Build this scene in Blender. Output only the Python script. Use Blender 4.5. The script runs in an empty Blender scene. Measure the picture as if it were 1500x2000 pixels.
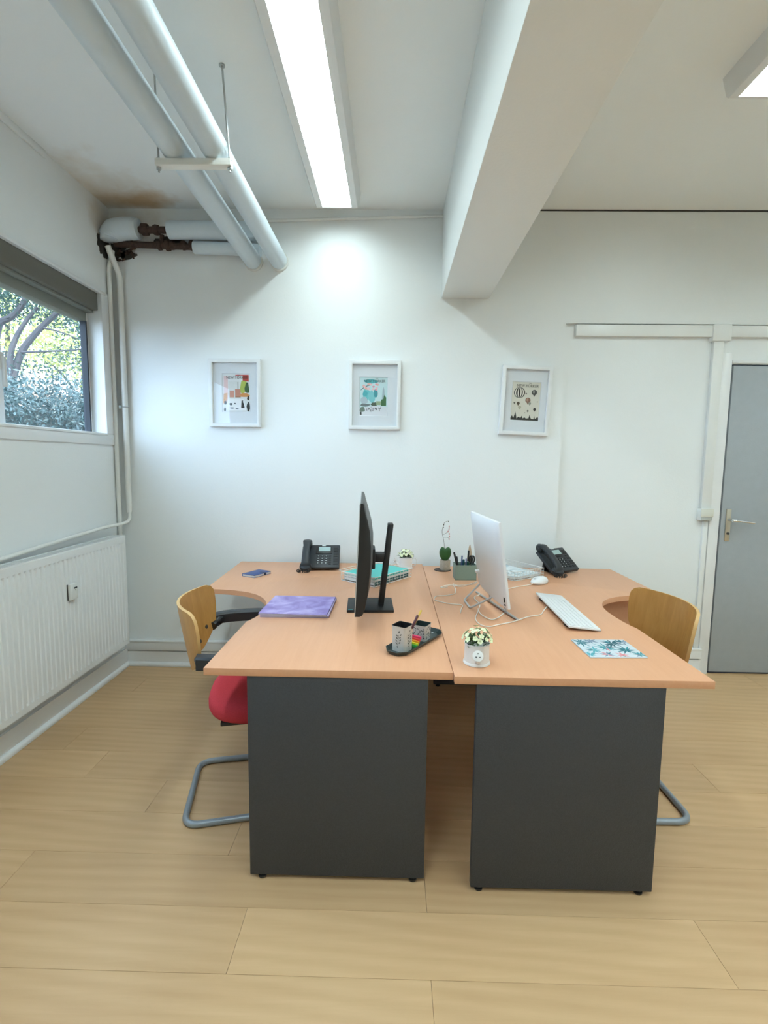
import bpy, bmesh, math, random
import numpy as np
from mathutils import Vector, Matrix, Euler
random.seed(7)
SC = bpy.context.scene
COL = SC.collection
PI = math.pi

# ------------------------------------------------------------------ camera
F_PX, PITCH, YAW, ROLL, CAM_H = 956.3146, .1023, .017, .0121, 1.3929
cam_data = bpy.data.cameras.new('camera')
cam = bpy.data.objects.new('camera', cam_data)
COL.objects.link(cam)
SC.camera = cam
cam_data.sensor_fit = 'HORIZONTAL'
cam_data.sensor_width = 36
cam_data.lens = F_PX / 1500 * 36
cam_data.clip_start = .05
fw = Vector((-math.sin(YAW), math.cos(YAW), 0)); rt = Vector((math.cos(YAW), math.sin(YAW), 0)); up = Vector((0, 0, 1))
fw2 = math.cos(PITCH) * fw - math.sin(PITCH) * up
up2 = math.sin(PITCH) * fw + math.cos(PITCH) * up
rt3 = math.cos(ROLL) * rt + math.sin(ROLL) * up2
up3 = -math.sin(ROLL) * rt + math.cos(ROLL) * up2
m = Matrix.Identity(4)
for i in range(3):
    m[i][0] = rt3[i]; m[i][1] = up3[i]; m[i][2] = -fw2[i]; m[i][3] = (0, 0, CAM_H)[i]
cam.matrix_world = m

# ------------------------------------------------------------------ light and exposure
LAMP = 31.0            # radiance of the fluorescent diffusers
LAMP_WEAK = 19.0        # light between pipes and beam, set weaker so wall and desk stay darker
SKY = 10.5
SUN = 9.0
SC.view_settings.view_transform = 'Standard'
SC.view_settings.look = 'None'
SC.view_settings.gamma = 1
SC.view_settings.use_curve_mapping = False
SC.view_settings.exposure = -0.05
world = bpy.data.worlds.new('sky')
SC.world = world
world.use_nodes = True
wn = world.node_tree
wn.nodes['Background'].inputs[0].default_value = (.55, .75, 1.0, 1)
wn.nodes['Background'].inputs[1].default_value = SKY
sun_data = bpy.data.lights.new('sun', 'SUN')
sun_data.energy = SUN
sun_data.angle = math.radians(1)
sun_data.color = (1, .93, .8)
sun = bpy.data.objects.new('sun', sun_data)
sun.rotation_euler = Vector((-.55, .35, -.75)).to_track_quat('-Z', 'Y').to_euler()
sun.location = (6, -4, 9)
COL.objects.link(sun)

# ------------------------------------------------------------------ helpers
def lin(h):
    h = h.lstrip('#')
    out = []
    for i in (0, 2, 4):
        c = int(h[i:i + 2], 16) / 255
        out.append(c / 12.92 if c <= .04045 else ((c + .055) / 1.055) ** 2.4)
    return tuple(out) + (1,)

def mat(name, color, rough=.5, metal=0, spec=.5, bump=0, bscale=60, vary=0, vscale=8, coat=0, stretch=None):
    M = bpy.data.materials.new(name)
    M.use_nodes = True
    nt = M.node_tree
    b = nt.nodes['Principled BSDF']
    c = lin(color) if isinstance(color, str) else tuple(color) + (1,)
    b.inputs['Base Color'].default_value = c
    b.inputs['Roughness'].default_value = rough
    b.inputs['Metallic'].default_value = metal
    b.inputs['Specular IOR Level'].default_value = spec
    if coat:
        b.inputs['Coat Weight'].default_value = coat
    if bump or vary:
        tc = nt.nodes.new('ShaderNodeTexCoord')
        src = tc.outputs['Object']
        if stretch:
            mp = nt.nodes.new('ShaderNodeMapping'); mp.inputs['Scale'].default_value = stretch
            nt.links.new(src, mp.inputs[0]); src = mp.outputs[0]
    if vary:
        n = nt.nodes.new('ShaderNodeTexNoise'); n.inputs['Scale'].default_value = vscale; n.inputs['Detail'].default_value = 6
        nt.links.new(src, n.inputs['Vector'])
        mx = nt.nodes.new('ShaderNodeMix'); mx.data_type = 'RGBA'
        mx.inputs[6].default_value = tuple(x * (1 - vary) for x in c[:3]) + (1,)
        mx.inputs[7].default_value = tuple(min(1, x * (1 + vary)) for x in c[:3]) + (1,)
        nt.links.new(n.outputs['Fac'], mx.inputs[0])
        nt.links.new(mx.outputs[2], b.inputs['Base Color'])
    if bump:
        n = nt.nodes.new('ShaderNodeTexNoise'); n.inputs['Scale'].default_value = bscale; n.inputs['Detail'].default_value = 5
        nt.links.new(src, n.inputs['Vector'])
        bp = nt.nodes.new('ShaderNodeBump'); bp.inputs['Strength'].default_value = bump; bp.inputs['Distance'].default_value = .004
        nt.links.new(n.outputs['Fac'], bp.inputs['Height'])
        nt.links.new(bp.outputs[0], b.inputs['Normal'])
    return M

class MB:
    """collects shapes, then links them as ONE mesh object"""
    def __init__(s):
        s.bm = bmesh.new(); s.mi = 0
    def _add(s, verts, faces, smooth=False, mi=None):
        vs = [s.bm.verts.new(v) for v in verts]
        fs = []
        for f in faces:
            try:
                fc = s.bm.faces.new([vs[i] for i in f])
            except ValueError:
                continue
            fc.smooth = smooth; fc.material_index = s.mi if mi is None else mi
            fs.append(fc)
        return vs, fs
    def box(s, x0, x1, y0, y1, z0, z1, bev=0, mat4=None, seg=2, mi=None):
        v = [(x, y, z) for z in (z0, z1) for y in (y0, y1) for x in (x0, x1)]
        if mat4 is not None: v = [tuple(mat4 @ Vector(p)) for p in v]
        f = [(0, 2, 3, 1), (4, 5, 7, 6), (0, 1, 5, 4), (1, 3, 7, 5), (3, 2, 6, 7), (2, 0, 4, 6)]
        vs, fs = s._add(v, f, mi=mi)
        if bev:
            es = list({e for fc in fs for e in fc.edges})
            r = bmesh.ops.bevel(s.bm, geom=es, offset=bev, segments=seg, profile=.5, affect='EDGES')
            for fc in r['faces']: fc.material_index = s.mi if mi is None else mi
        return s
    def prism(s, pts, z0, z1, mat4=None, bev=0, smooth=False):
        n = len(pts)
        v = [(x, y, z0) for x, y in pts] + [(x, y, z1) for x, y in pts]
        if mat4 is not None: v = [tuple(mat4 @ Vector(p)) for p in v]
        f = [tuple(range(n - 1, -1, -1)), tuple(range(n, 2 * n))]
        f += [(i, (i + 1) % n, n + (i + 1) % n, n + i) for i in range(n)]
        vs, fs = s._add(v, f)
        for fc in fs[2:]: fc.smooth = smooth
        if bev:
            es = [e for fc in fs[:2] for e in fc.edges]
            bmesh.ops.bevel(s.bm, geom=es, offset=bev, segments=2, profile=.5, affect='EDGES')
        return s
    def poly(s, pts3, mi=None):
        s._add(pts3, [tuple(range(len(pts3)))], mi=mi); return s
    def lathe(s, prof, n=32, mat4=None, smooth=True):
        v = []; f = []
        for r, z in prof:
            for k in range(n):
                a = 2 * PI * k / n
                v.append((r * math.cos(a), r * math.sin(a), z))
        if mat4 is not None: v = [tuple(mat4 @ Vector(p)) for p in v]
        for i in range(len(prof) - 1):
            for k in range(n):
                f.append((i * n + k, i * n + (k + 1) % n, (i + 1) * n + (k + 1) % n, (i + 1) * n + k))
        f.append(tuple(range(n - 1, -1, -1)))
        f.append(tuple((len(prof) - 1) * n + k for k in range(n)))
        s._add(v, f, smooth); return s
    def tube(s, pts, r, n=10, closed=False, caps=True):
        P = [Vector(p) for p in pts]; N = len(P)
        rad = r if isinstance(r, (list, tuple)) else [r] * N
        v = []; prev = None
        for i in range(N):
            if closed: t = P[(i + 1) % N] - P[i - 1]
            else: t = P[min(i + 1, N - 1)] - P[max(i - 1, 0)]
            t.normalize()
            if prev is None:
                a = Vector((0, 0, 1)) if abs(t.z) < .9 else Vector((1, 0, 0))
                u = t.cross(a).normalized()
            else:
                u = (prev - t * prev.dot(t))
                u = u.normalized() if u.length > 1e-6 else t.orthogonal().normalized()
            prev = u; w = t.cross(u)
            for k in range(n):
                a = 2 * PI * k / n
                v.append(tuple(P[i] + rad[i] * (math.cos(a) * u + math.sin(a) * w)))
        f = []
        for i in range(N if closed else N - 1):
            j = (i + 1) % N
            for k in range(n):
                f.append((i * n + k, i * n + (k + 1) % n, j * n + (k + 1) % n, j * n + k))
        if caps and not closed:
            f.append(tuple(range(n - 1, -1, -1))); f.append(tuple((N - 1) * n + k for k in range(n)))
        s._add(v, f, True); return s
    def grid(s, rows, closed_u=False, smooth=True, mi=None):
        nr, nc = len(rows), len(rows[0])
        v = [p for r in rows for p in r]; f = []
        for i in range(nr - 1):
            for j in range(nc if closed_u else nc - 1):
                k = (j + 1) % nc
                f.append((i * nc + j, i * nc + k, (i + 1) * nc + k, (i + 1) * nc + j))
        return s._add(v, f, smooth, mi=mi)
    def build(s, name, mats, parent=None, loc=None, rot=None, sharp=35, fix=True):
        if fix: bmesh.ops.recalc_face_normals(s.bm, faces=s.bm.faces)
        me = bpy.data.meshes.new(name)
        s.bm.to_mesh(me); s.bm.free()
        if not isinstance(mats, (list, tuple)): mats = [mats]
        for M in mats: me.materials.append(M)
        if sharp: me.set_sharp_from_angle(angle=math.radians(sharp))
        o = bpy.data.objects.new(name, me); COL.objects.link(o)
        if parent: o.parent = parent
        if loc: o.location = loc
        if rot: o.rotation_euler = rot
        return o

def tag(o, label, cat=None, group=None, kind=None):
    o['label'] = label
    if cat: o['category'] = cat
    if group: o['group'] = group
    if kind: o['kind'] = kind
    return o
def thing(name, label, cat, loc=(0, 0, 0), rz=0, group=None, kind=None):
    o = bpy.data.objects.new(name, None); COL.objects.link(o)
    o.empty_display_size = .05
    o.location = loc; o.rotation_euler = (0, 0, rz)
    return tag(o, label, cat, group, kind)
def dup(root, loc, rz, label, group=None):
    r = root.copy(); COL.objects.link(r); r.location = loc; r.rotation_euler = (0, 0, rz); r['label'] = label
    if group: r['group'] = group
    for ch in list(root.children):
        c = ch.copy(); COL.objects.link(c); c.parent = r
        for g in list(ch.children):
            d = g.copy(); COL.objects.link(d); d.parent = c
    return r
def fillet(pts, r, n=6):
    P = [Vector(p) for p in pts]; out = [P[0]]
    for i in range(1, len(P) - 1):
        a = P[i - 1] - P[i]; b = P[i + 1] - P[i]
        rr = min(r, a.length * .49, b.length * .49)
        p0 = P[i] + a.normalized() * rr; p1 = P[i] + b.normalized() * rr
        for k in range(n + 1):
            t = k / n
            out.append((1 - t) ** 2 * p0 + 2 * t * (1 - t) * P[i] + t * t * p1)
    out.append(P[-1]); return out
def spline(pts, n=8):
    P = [Vector(p) for p in pts]; P = [P[0] * 2 - P[1]] + P + [P[-1] * 2 - P[-2]]; out = []
    for i in range(1, len(P) - 2):
        for k in range(n):
            t = k / n
            out.append(.5 * (2 * P[i] + (P[i + 1] - P[i - 1]) * t + (2 * P[i - 1] - 5 * P[i] + 4 * P[i + 1] - P[i + 2]) * t * t + (3 * P[i] - P[i - 1] - 3 * P[i + 1] + P[i + 2]) * t ** 3))
    out.append(P[-2]); return out
def text_obj(body, size, M, parent, loc, rot, name='lettering', width=None):
    cu = bpy.data.curves.new(name, 'FONT'); cu.body = body; cu.size = size
    cu.align_x = 'CENTER'; cu.align_y = 'CENTER'; cu.resolution_u = 3
    tmp = bpy.data.objects.new('tmp_text', cu); COL.objects.link(tmp)
    dg = bpy.context.evaluated_depsgraph_get()
    me = bpy.data.meshes.new_from_object(tmp.evaluated_get(dg))
    COL.objects.unlink(tmp); bpy.data.objects.remove(tmp)
    me.materials.clear(); me.materials.append(M)
    if width:
        xs = [v.co.x for v in me.vertices]; w = max(xs) - min(xs); k = width / w
        for v in me.vertices: v.co.x *= k
    o = bpy.data.objects.new(name, me); COL.objects.link(o)
    o.parent = parent; o.location = loc; o.rotation_euler = rot
    return o

# ------------------------------------------------------------------ materials
WHITE = (.83, .855, .855)
m_wall = mat('wall_paint', WHITE, .55, bump=.12, bscale=90, spec=.3)
m_ceil = mat('ceiling_paint', (.90, .93, .93), .8, bump=.1, bscale=60, spec=.2)
m_trim = mat('trim_gloss_white', (.82, .83, .83), .3, spec=.5)
m_pvc = mat('white_pvc', (.80, .81, .79), .35)
m_pipepaint = mat('painted_pipe_jacket', (.60, .68, .73), .42, bump=.25, bscale=30)
m_pipewhite = mat('painted_pipe_white', (.78, .78, .74), .35)
m_rust = mat('rusty_iron', (.055, .030, .022), .85, bump=.8, bscale=80, vary=.6, vscale=60)
m_iron = mat('dark_iron', (.05, .045, .04), .7, bump=.6, bscale=90)
m_zinc = mat('zinc_rod', (.45, .46, .45), .4, metal=.8)
m_beech = mat('beech_laminate', '#ffffff', .42)
m_dark = mat('anthracite_laminate', (.046, .049, .056), .6, bump=.3, bscale=300, vary=.25, vscale=250)
m_black = mat('black_plastic', (.012, .012, .013), .38)
m_black2 = mat('black_satin', (.010, .010, .011), .5)
m_charcoal = mat('charcoal_plastic', (.022, .026, .031), .45)
m_ply = mat('plywood_face', '#ffffff', .35)
m_plyedge = mat('plywood_edge', (.62, .38, .15), .5)
m_red = mat('red_fabric', (.60, .055, .075), .9, spec=.2, bump=.5, bscale=500, vary=.2, vscale=300)
m_steel = mat('grey_powdercoat_tube', (.30, .34, .38), .35, metal=.35)
m_whiteplastic = mat('white_plastic', (.80, .81, .83), .32)
m_silverplastic = mat('silver_plastic', (.55, .56, .58), .35, metal=.5)
m_cable = mat('white_cable', (.85, .80, .74), .45)
m_door = mat('grey_door_paint', (.37, .40, .42), .55, bump=.15, bscale=200, vary=.06, vscale=20)
m_doorgap = mat('door_edge_dark', (.03, .04, .07), .6)
m_brass = mat('worn_nickel', (.55, .50, .40), .35, metal=.8)
m_shutter = mat('shutter_box_grey', (.15, .145, .12), .7, bump=.2, bscale=60)
m_sashgrey = mat('sash_rail_grey', (.22, .23, .20), .6)
m_gasket = mat('window_gasket', (.02, .025, .035), .6)
m_frame = mat('white_picture_frame', (.78, .79, .79), .35)
m_mat = mat('mat_board', (.72, .75, .78), .8)
m_screen = mat('screen_glass', (.008, .008, .01), .1)
m_lcd = mat('grey_lcd', (.34, .46, .45), .3)
m_label = mat('silver_label', (.6, .65, .65), .3, metal=.4)
m_teallabel = mat('teal_sticker', (.05, .35, .33), .4)
m_leaf = mat('faux_leaf', (.035, .085, .02), .5, vary=.5, vscale=80)
m_petal = mat('cream_petal', (.80, .84, .55), .6)
m_petal2 = mat('pale_petal', (.80, .83, .70), .6)
m_enamel = mat('white_enamel', (.80, .79, .77), .28)
m_hole = mat('dark_hole', (.02, .02, .02), .8)
m_traygreen = mat('dark_green_tray', (.020, .035, .033), .35, bump=.2, bscale=200)
m_cupwhite = mat('cream_tin', (.66, .64, .60), .45)
m_print = mat('printed_leaf_ink', (.05, .05, .045), .6)
m_sage = mat('sage_box', (.20, .27, .23), .6)
m_heart = mat('succulent_green', (.020, .085, .018), .42, vary=.3, vscale=40)
m_concrete = mat('concrete_pot', (.42, .38, .31), .8, bump=.5, bscale=150, vary=.3, vscale=60)
m_coaster = mat('dark_coaster', (.05, .03, .02), .6)
m_bud = mat('pink_bud', (.62, .22, .20), .6)
m_stem = mat('dry_stem', (.09, .075, .05), .7)
m_wire = mat('white_wire', (.80, .80, .78), .35)
m_paper = mat('paper_edge', (.78, .78, .76), .8)
m_chrome = mat('chrome', (.7, .72, .72), .2, metal=1)

def wood_nodes(M, c_dark, c_light, scale, axis='X', rnd=0, contrast=1.0, rough=None, cath=False):
    nt = M.node_tree; b = nt.nodes['Principled BSDF']
    L = nt.links.new
    geo = nt.nodes.new('ShaderNodeNewGeometry') if rnd else nt.nodes.new('ShaderNodeTexCoord')
    src = geo.outputs['Position'] if rnd else geo.outputs['Object']
    mp = nt.nodes.new('ShaderNodeMapping')
    mp.inputs['Scale'].default_value = {'X': (scale * .07, scale, scale), 'Y': (scale, scale * .07, scale), 'Z': (scale, scale, scale * .07)}[axis]
    if rnd:
        oi = nt.nodes.new('ShaderNodeObjectInfo')
        mul = nt.nodes.new('ShaderNodeVectorMath'); mul.operation = 'SCALE'; mul.inputs[0].default_value = (37, 11, 5)
        L(oi.outputs['Random'], mul.inputs['Scale'])
        add = nt.nodes.new('ShaderNodeVectorMath'); add.operation = 'ADD'
        L(src, add.inputs[0]); L(mul.outputs[0], add.inputs[1]); src = add.outputs[0]
    L(src, mp.inputs[0])
    n1 = nt.nodes.new('ShaderNodeTexNoise'); n1.inputs['Scale'].default_value = 1; n1.inputs['Detail'].default_value = 8; n1.inputs['Roughness'].default_value = .65
    n1.inputs['Distortion'].default_value = .6
    L(mp.outputs[0], n1.inputs['Vector'])
    fac = n1.outputs['Fac']
    if cath:
        mp2 = nt.nodes.new('ShaderNodeMapping'); mp2.inputs['Scale'].default_value = (1.1, 6.0, 1)
        L(src, mp2.inputs[0])
        w = nt.nodes.new('ShaderNodeTexWave'); w.wave_type = 'RINGS'; w.rings_direction = 'Z'
        w.inputs['Scale'].default_value = 1.2; w.inputs['Distortion'].default_value = 5; w.inputs['Detail'].default_value = 3; w.inputs['Detail Scale'].default_value = .8
        L(mp2.outputs[0], w.inputs['Vector'])
        n3 = nt.nodes.new('ShaderNodeTexNoise'); n3.inputs['Scale'].default_value = .9; n3.inputs['Detail'].default_value = 3
        L(mp2.outputs[0], n3.inputs['Vector'])
        mxa = nt.nodes.new('ShaderNodeMix'); mxa.data_type = 'FLOAT'; mxa.inputs[0].default_value = .22
        L(fac, mxa.inputs[2]); L(w.outputs['Fac'], mxa.inputs[3])
        mxb = nt.nodes.new('ShaderNodeMix'); mxb.data_type = 'FLOAT'; mxb.inputs[0].default_value = .4
        L(mxa.outputs[0], mxb.inputs[2]); L(n3.outputs['Fac'], mxb.inputs[3]); fac = mxb.outputs[0]
    mr = nt.nodes.new('ShaderNodeMapRange'); mr.inputs[1].default_value = .5 - .22 / contrast; mr.inputs[2].default_value = .5 + .22 / contrast
    L(fac, mr.inputs[0])
    mx = nt.nodes.new('ShaderNodeMix'); mx.data_type = 'RGBA'
    mx.inputs[6].default_value = c_dark + (1,); mx.inputs[7].default_value = c_light + (1,)
    L(mr.outputs[0], mx.inputs[0]); out = mx.outputs[2]
    if rnd:
        hv = nt.nodes.new('ShaderNodeHueSaturation')
        vr = nt.nodes.new('ShaderNodeMapRange'); vr.inputs[3].default_value = 1 - rnd; vr.inputs[4].default_value = 1 + rnd
        L(oi.outputs['Random'], vr.inputs[0]); L(vr.outputs[0], hv.inputs['Value']); L(out, hv.inputs['Color']); out = hv.outputs[0]
    L(out, b.inputs['Base Color'])
    bp = nt.nodes.new('ShaderNodeBump'); bp.inputs['Strength'].default_value = .08; bp.inputs['Distance'].default_value = .002
    L(fac, bp.inputs['Height']); L(bp.outputs[0], b.inputs['Normal'])
wood_nodes(m_beech, (.665, .335, .187), (.71, .375, .213), 60, 'Y', contrast=.8)
wood_nodes(m_ply, (.42, .20, .045), (.56, .29, .08), 40, 'Z', contrast=.9)
m_floor = mat('oak_laminate', '#ffffff', .38, spec=.45)
wood_nodes(m_floor, (.52, .325, .165), (.67, .45, .25), 30, 'X', rnd=.05, contrast=.8, cath=True)
m_subfloor = mat('floor_joint_dark', (.06, .035, .018), .9)

# ceiling: painted, with a rust-brown water stain in the far left corner
def stain(M, centre, radius, color, amount):
    nt = M.node_tree; b = nt.nodes['Principled BSDF']; L = nt.links.new
    geo = nt.nodes.new('ShaderNodeNewGeometry')
    sub = nt.nodes.new('ShaderNodeVectorMath'); sub.operation = 'SUBTRACT'; sub.inputs[1].default_value = centre
    L(geo.outputs['Position'], sub.inputs[0])
    n = nt.nodes.new('ShaderNodeTexNoise'); n.inputs['Scale'].default_value = 7; n.inputs['Detail'].default_value = 5
    L(geo.outputs['Position'], n.inputs['Vector'])
    mul = nt.nodes.new('ShaderNodeVectorMath'); mul.operation = 'MULTIPLY_ADD'
    mul.inputs[1].default_value = (1 / radius[0], 1 / radius[1], 1 / radius[2]); mul.inputs[2].default_value = (0, 0, 0)
    L(sub.outputs[0], mul.inputs[0])
    ln = nt.nodes.new('ShaderNodeVectorMath'); ln.operation = 'LENGTH'; L(mul.outputs[0], ln.inputs[0])
    ad = nt.nodes.new('ShaderNodeMath'); ad.operation = 'MULTIPLY_ADD'; ad.inputs[1].default_value = 1.6; L(n.outputs['Fac'], ad.inputs[0]); L(ln.outputs['Value'], ad.inputs[2])
    mr = nt.nodes.new('ShaderNodeMapRange'); mr.inputs[1].default_value = 1.0; mr.inputs[2].default_value = 1.9; mr.inputs[3].default_value = amount; mr.inputs[4].default_value = 0
    L(ad.outputs[0], mr.inputs[0])
    mx = nt.nodes.new('ShaderNodeMix'); mx.data_type = 'RGBA'
    L(mr.outputs[0], mx.inputs[0])
    old = b.inputs['Base Color']
    if old.is_linked: L(old.links[0].from_socket, mx.inputs[6])
    else: mx.inputs[6].default_value = old.default_value
    mx.inputs[7].default_value = color + (1,)
    L(mx.outputs[2], b.inputs['Base Color'])
stain(m_ceil, (-1.55, 3.10, 2.936), (.26, .14, .5), (.50, .30, .10), .8)
stain(m_ceil, (-1.72, 3.02, 2.936), (.30, .40, .5), (.60, .48, .32), .5)
stain(m_wall, (-1.70, 3.12, 2.84), (.30, .22, .12), (.52, .40, .26), .55)

def glass_mat(name, tint):
    M = bpy.data.materials.new(name); M.use_nodes = True
    nt = M.node_tree; nt.nodes.clear(); L = nt.links.new
    o_ = nt.nodes.new('ShaderNodeOutputMaterial'); mx = nt.nodes.new('ShaderNodeMixShader')
    tr = nt.nodes.new('ShaderNodeBsdfTransparent'); tr.inputs[0].default_value = tint + (1,)
    gl = nt.nodes.new('ShaderNodeBsdfGlossy'); gl.inputs['Roughness'].default_value = .02
    lw = nt.nodes.new('ShaderNodeLayerWeight'); lw.inputs[0].default_value = .5
    pw = nt.nodes.new('ShaderNodeMath'); pw.operation = 'POWER'; pw.inputs[1].default_value = 4
    ml = nt.nodes.new('ShaderNodeMath'); ml.operation = 'MULTIPLY_ADD'; ml.inputs[1].default_value = .9; ml.inputs[2].default_value = .03
    L(lw.outputs['Facing'], pw.inputs[0]); L(pw.outputs[0], ml.inputs[0]); L(ml.outputs[0], mx.inputs[0])
    L(tr.outputs[0], mx.inputs[1]); L(gl.outputs[0], mx.inputs[2]); L(mx.outputs[0], o_.inputs[0])
    return M
m_glass = glass_mat('window_glass', (.98, .995, .99))
m_frameglass = glass_mat('frame_glass', (1, 1, 1))

def lamp_mat(name, strength):
    M = bpy.data.materials.new(name); M.use_nodes = True
    b = M.node_tree.nodes['Principled BSDF']
    b.inputs['Base Color'].default_value = (.9, .9, .9, 1)
    b.inputs['Emission Color'].default_value = (.82, 1.0, 1.02, 1)
    b.inputs['Emission Strength'].default_value = strength
    return M
m_lamp = lamp_mat('lit_diffuser', LAMP)
m_lamp_weak = lamp_mat('lit_diffuser_weak', LAMP_WEAK)

# ------------------------------------------------------------------ room shell
XL, XR, YB, YF, HC = -1.789, 4.1, 3.184, -2.9, 2.936
YREC = 3.212                                   # recessed part of the far wall, right of x = 1.07
floor = MB().box(XL - .05, XR + .05, YF - .05, YB + .3, -.06, -.0125).build('floor', m_subfloor)
tag(floor, 'oak laminate plank floor of the office', kind='structure')
ROW, PL, GAP = .2, 1.38, .0004
full = None
joint = {0: .945, 1: .125, -1: .122}
r0 = int(math.floor((YF - 1.19) / ROW)); r1 = int(math.ceil((YB + .05 - 1.19) / ROW))
rr = random.Random(3)
for r in range(r0, r1):
    y0, y1 = 1.19 + r * ROW, min(1.19 + (r + 1) * ROW, YB + .045)
    off = joint.get(r, rr.uniform(0, PL))
    k = math.floor((XL - off) / PL)
    x = off + k * PL
    while x < XR:
        a, c = max(x, XL), min(x + PL, XR)
        if c - a > .02:
            if full and abs(c - a - PL) < 1e-6 and abs(y1 - y0 - ROW) < 1e-6:
                p = bpy.data.objects.new('floor_plank', full); COL.objects.link(p); p.parent = floor
            else:
                mb = MB().box(GAP, c - a - GAP, GAP, y1 - y0 - GAP, -.012, 0, bev=.0005, seg=1)
                p = mb.build('floor_plank', m_floor, floor, sharp=0)
                if abs(c - a - PL) < 1e-6 and abs(y1 - y0 - ROW) < 1e-6: full = p.data
            p.location = (a, y0, 0)
        x += PL

ceil = MB().box(XL - .3, XR + .2, YF - .2, YB + .25, HC, HC + .2).build('ceiling', m_ceil)
tag(ceil, 'off-white painted ceiling with a brown water stain in the far left corner', kind='structure')

W = MB()
W.box(XL - .05, 1.07, YB, YB + .2, -.05, HC)                       # left of the recess
W.box(1.07, XR + .1, YB, YB + .2, 2.268, HC)                      # above the recess
W.box(1.07, 2.126, YREC, YB + .2, -.05, 2.268)
W.box(2.126, 2.99, YREC, YB + .2, 2.032, 2.268)
W.box(2.99, XR + .1, YREC, YB + .2, -.05, 2.268)
tag(W.build('wall_back', m_wall), 'white painted far wall behind the desks, recessed on its right', kind='structure')
WY0, WY1, WZ0, WZ1 = .55, 3.05, 1.545, 2.385                       # window opening
W = MB()
W.box(XL - .112, XL, YF - .2, YB + .2, -.05, WZ0)
W.box(XL - .112, XL, YF - .2, YB + .2, WZ1, HC)
W.box(XL - .112, XL, YF - .2, WY0, WZ0, WZ1)
W.box(XL - .112, XL, WY1, YB + .2, WZ0, WZ1)
tag(W.build('wall_left', m_wall), 'white painted wall on the left with the window', kind='structure')
tag(MB().box(XR, XR + .2, YF - .2, YB + .2, -.05, HC).build('wall_right', m_wall), 'white painted wall on the right, out of frame', kind='structure')
tag(MB().box(XL - .112, XR + .2, YF - .2, YF, -.05, HC).build('wall_front', m_wall), 'white painted wall behind the camera', kind='structure')
tag(MB().box(.288, .585, YF, YB, 2.411, HC, bev=.006).build('ceiling_beam', m_wall), 'white boxed beam under the ceiling running to the far wall', kind='structure')
# thin dark joint between ceiling and wall, right of the beam
tag(MB().box(.59, XR, YB - .006, YB + .004, HC - .007, HC + .003).build('trim_1', m_iron), 'thin dark joint between ceiling and far wall', kind='structure')
# ledge along the top of the left wall
tag(MB().box(XL, XL + .012, 1.0, 2.62, HC - .035, HC + .004, bev=.003).build('trim_2', m_wall), 'low painted strip along the top of the left wall', kind='structure')

bb = MB()
bb.box(XL, 1.07, YB - .024, YB + .01, .108, .168, bev=.003).box(XL, 1.07, YB - .030, YB + .01, .166, .179, bev=.004)
bb.box(XL, 1.07, YB - .016, YB + .01, -.005, .100)
bb.tube([(XL, YB - .016, .008), (1.07, YB - .016, .008)], .020, n=14)
bb.box(1.07, 2.075, YREC - .024, YREC + .01, .108, .168, bev=.003).box(1.07, 2.075, YREC - .030, YREC + .01, .166, .179, bev=.004)
bb.box(1.07, 2.075, YREC - .016, YREC + .01, -.005, .100)
bb.tube([(1.05, YREC - .016, .008), (2.075, YREC - .016, .008)], .020, n=14)
tag(bb.build('baseboard_back', m_trim), 'white two-part skirting along the far wall', kind='structure')
bl = MB()
bl.box(XL - .01, XL + .012, YF, YB, -.005, .12)
bl.tube([(XL + .010, YF, .008), (XL + .010, YB, .008)], .021, n=14)
tag(bl.build('baseboard_left', m_trim), 'white skirting with rounded bead along the left wall', kind='structure')

# door in the recess
d = thing('door_1', 'grey painted door with a worn lever handle at the right edge of the photo', None, (2.136, YREC, 0), kind='structure')
MB().box(.006, .846, -.004, .040, .014, 2.024, bev=.003).build('door_panel', m_door, d)
MB().box(-.008, .860, .012, .060, -.012, 2.032).build('door_rebate', m_doorgap, d)
fr = MB()
fr.box(-.072, -.008, -.010, .05, 0, 2.10, bev=.003).box(.860, .925, -.010, .05, 0, 2.10, bev=.003).box(-.008, .860, -.010, .05, 2.036, 2.056, bev=.003)
fr.build('door_frame', m_trim, d)
h = MB(); h.box(.034, .066, -.012, -.004, .905, 1.115, bev=.004)
hp = h.build('handle_plate', m_brass, d)
lv = MB(); lv.tube([(.05, -.012, 1.045), (.05, -.055, 1.045)], .010, n=12)
lv.tube(spline([(.05, -.052, 1.045), (.085, -.058, 1.042), (.185, -.056, 1.030)]), [.009] * 8 + [.008] * 9, n=10)
lv.build('lever', m_chrome, hp)
MB().tube([(.05, -.020, .955), (.05, -.012, .955)], .008, n=12).build('lock_cylinder', m_iron, hp)

# window
w = thing('window_1', 'white framed window looking onto a hedge and trees', None, (XL, 0, 0), kind='structure')
t = MB()
t.box(-.002, .010, WY0 - .08, WY1 + .082, WZ0 - .068, WZ0, bev=.003)
t.box(-.002, .010, WY0 - .08, WY1 + .082, WZ1, WZ1 + .018, bev=.003)
t.box(-.002, .010, WY1, WY1 + .082, WZ0, WZ1, bev=.003).box(-.002, .010, WY0 - .08, WY0, WZ0, WZ1, bev=.003)
t.build('window_trim', m_trim, w)
MB().box(-.145, .016, WY0, WY1, WZ0 - .012, WZ0 + .002, bev=.003).build('window_sill', m_trim, w)
MB().box(-.20, -.012, WY0, WY1 - .004, 2.283, WZ1, bev=.003).build('shutter_box', m_shutter, w)
MB().box(-.20, -.040, WY0, WY1 - .004, 2.268, 2.283, bev=.002).build('shutter_lip', m_sashgrey, w)
s = MB()
s.box(-.140, -.075, WY0, WY1 - .022, 2.215, 2.270, bev=.003)                # head rail
s.build('sash_rail', m_sashgrey, w)
s = MB()
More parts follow.
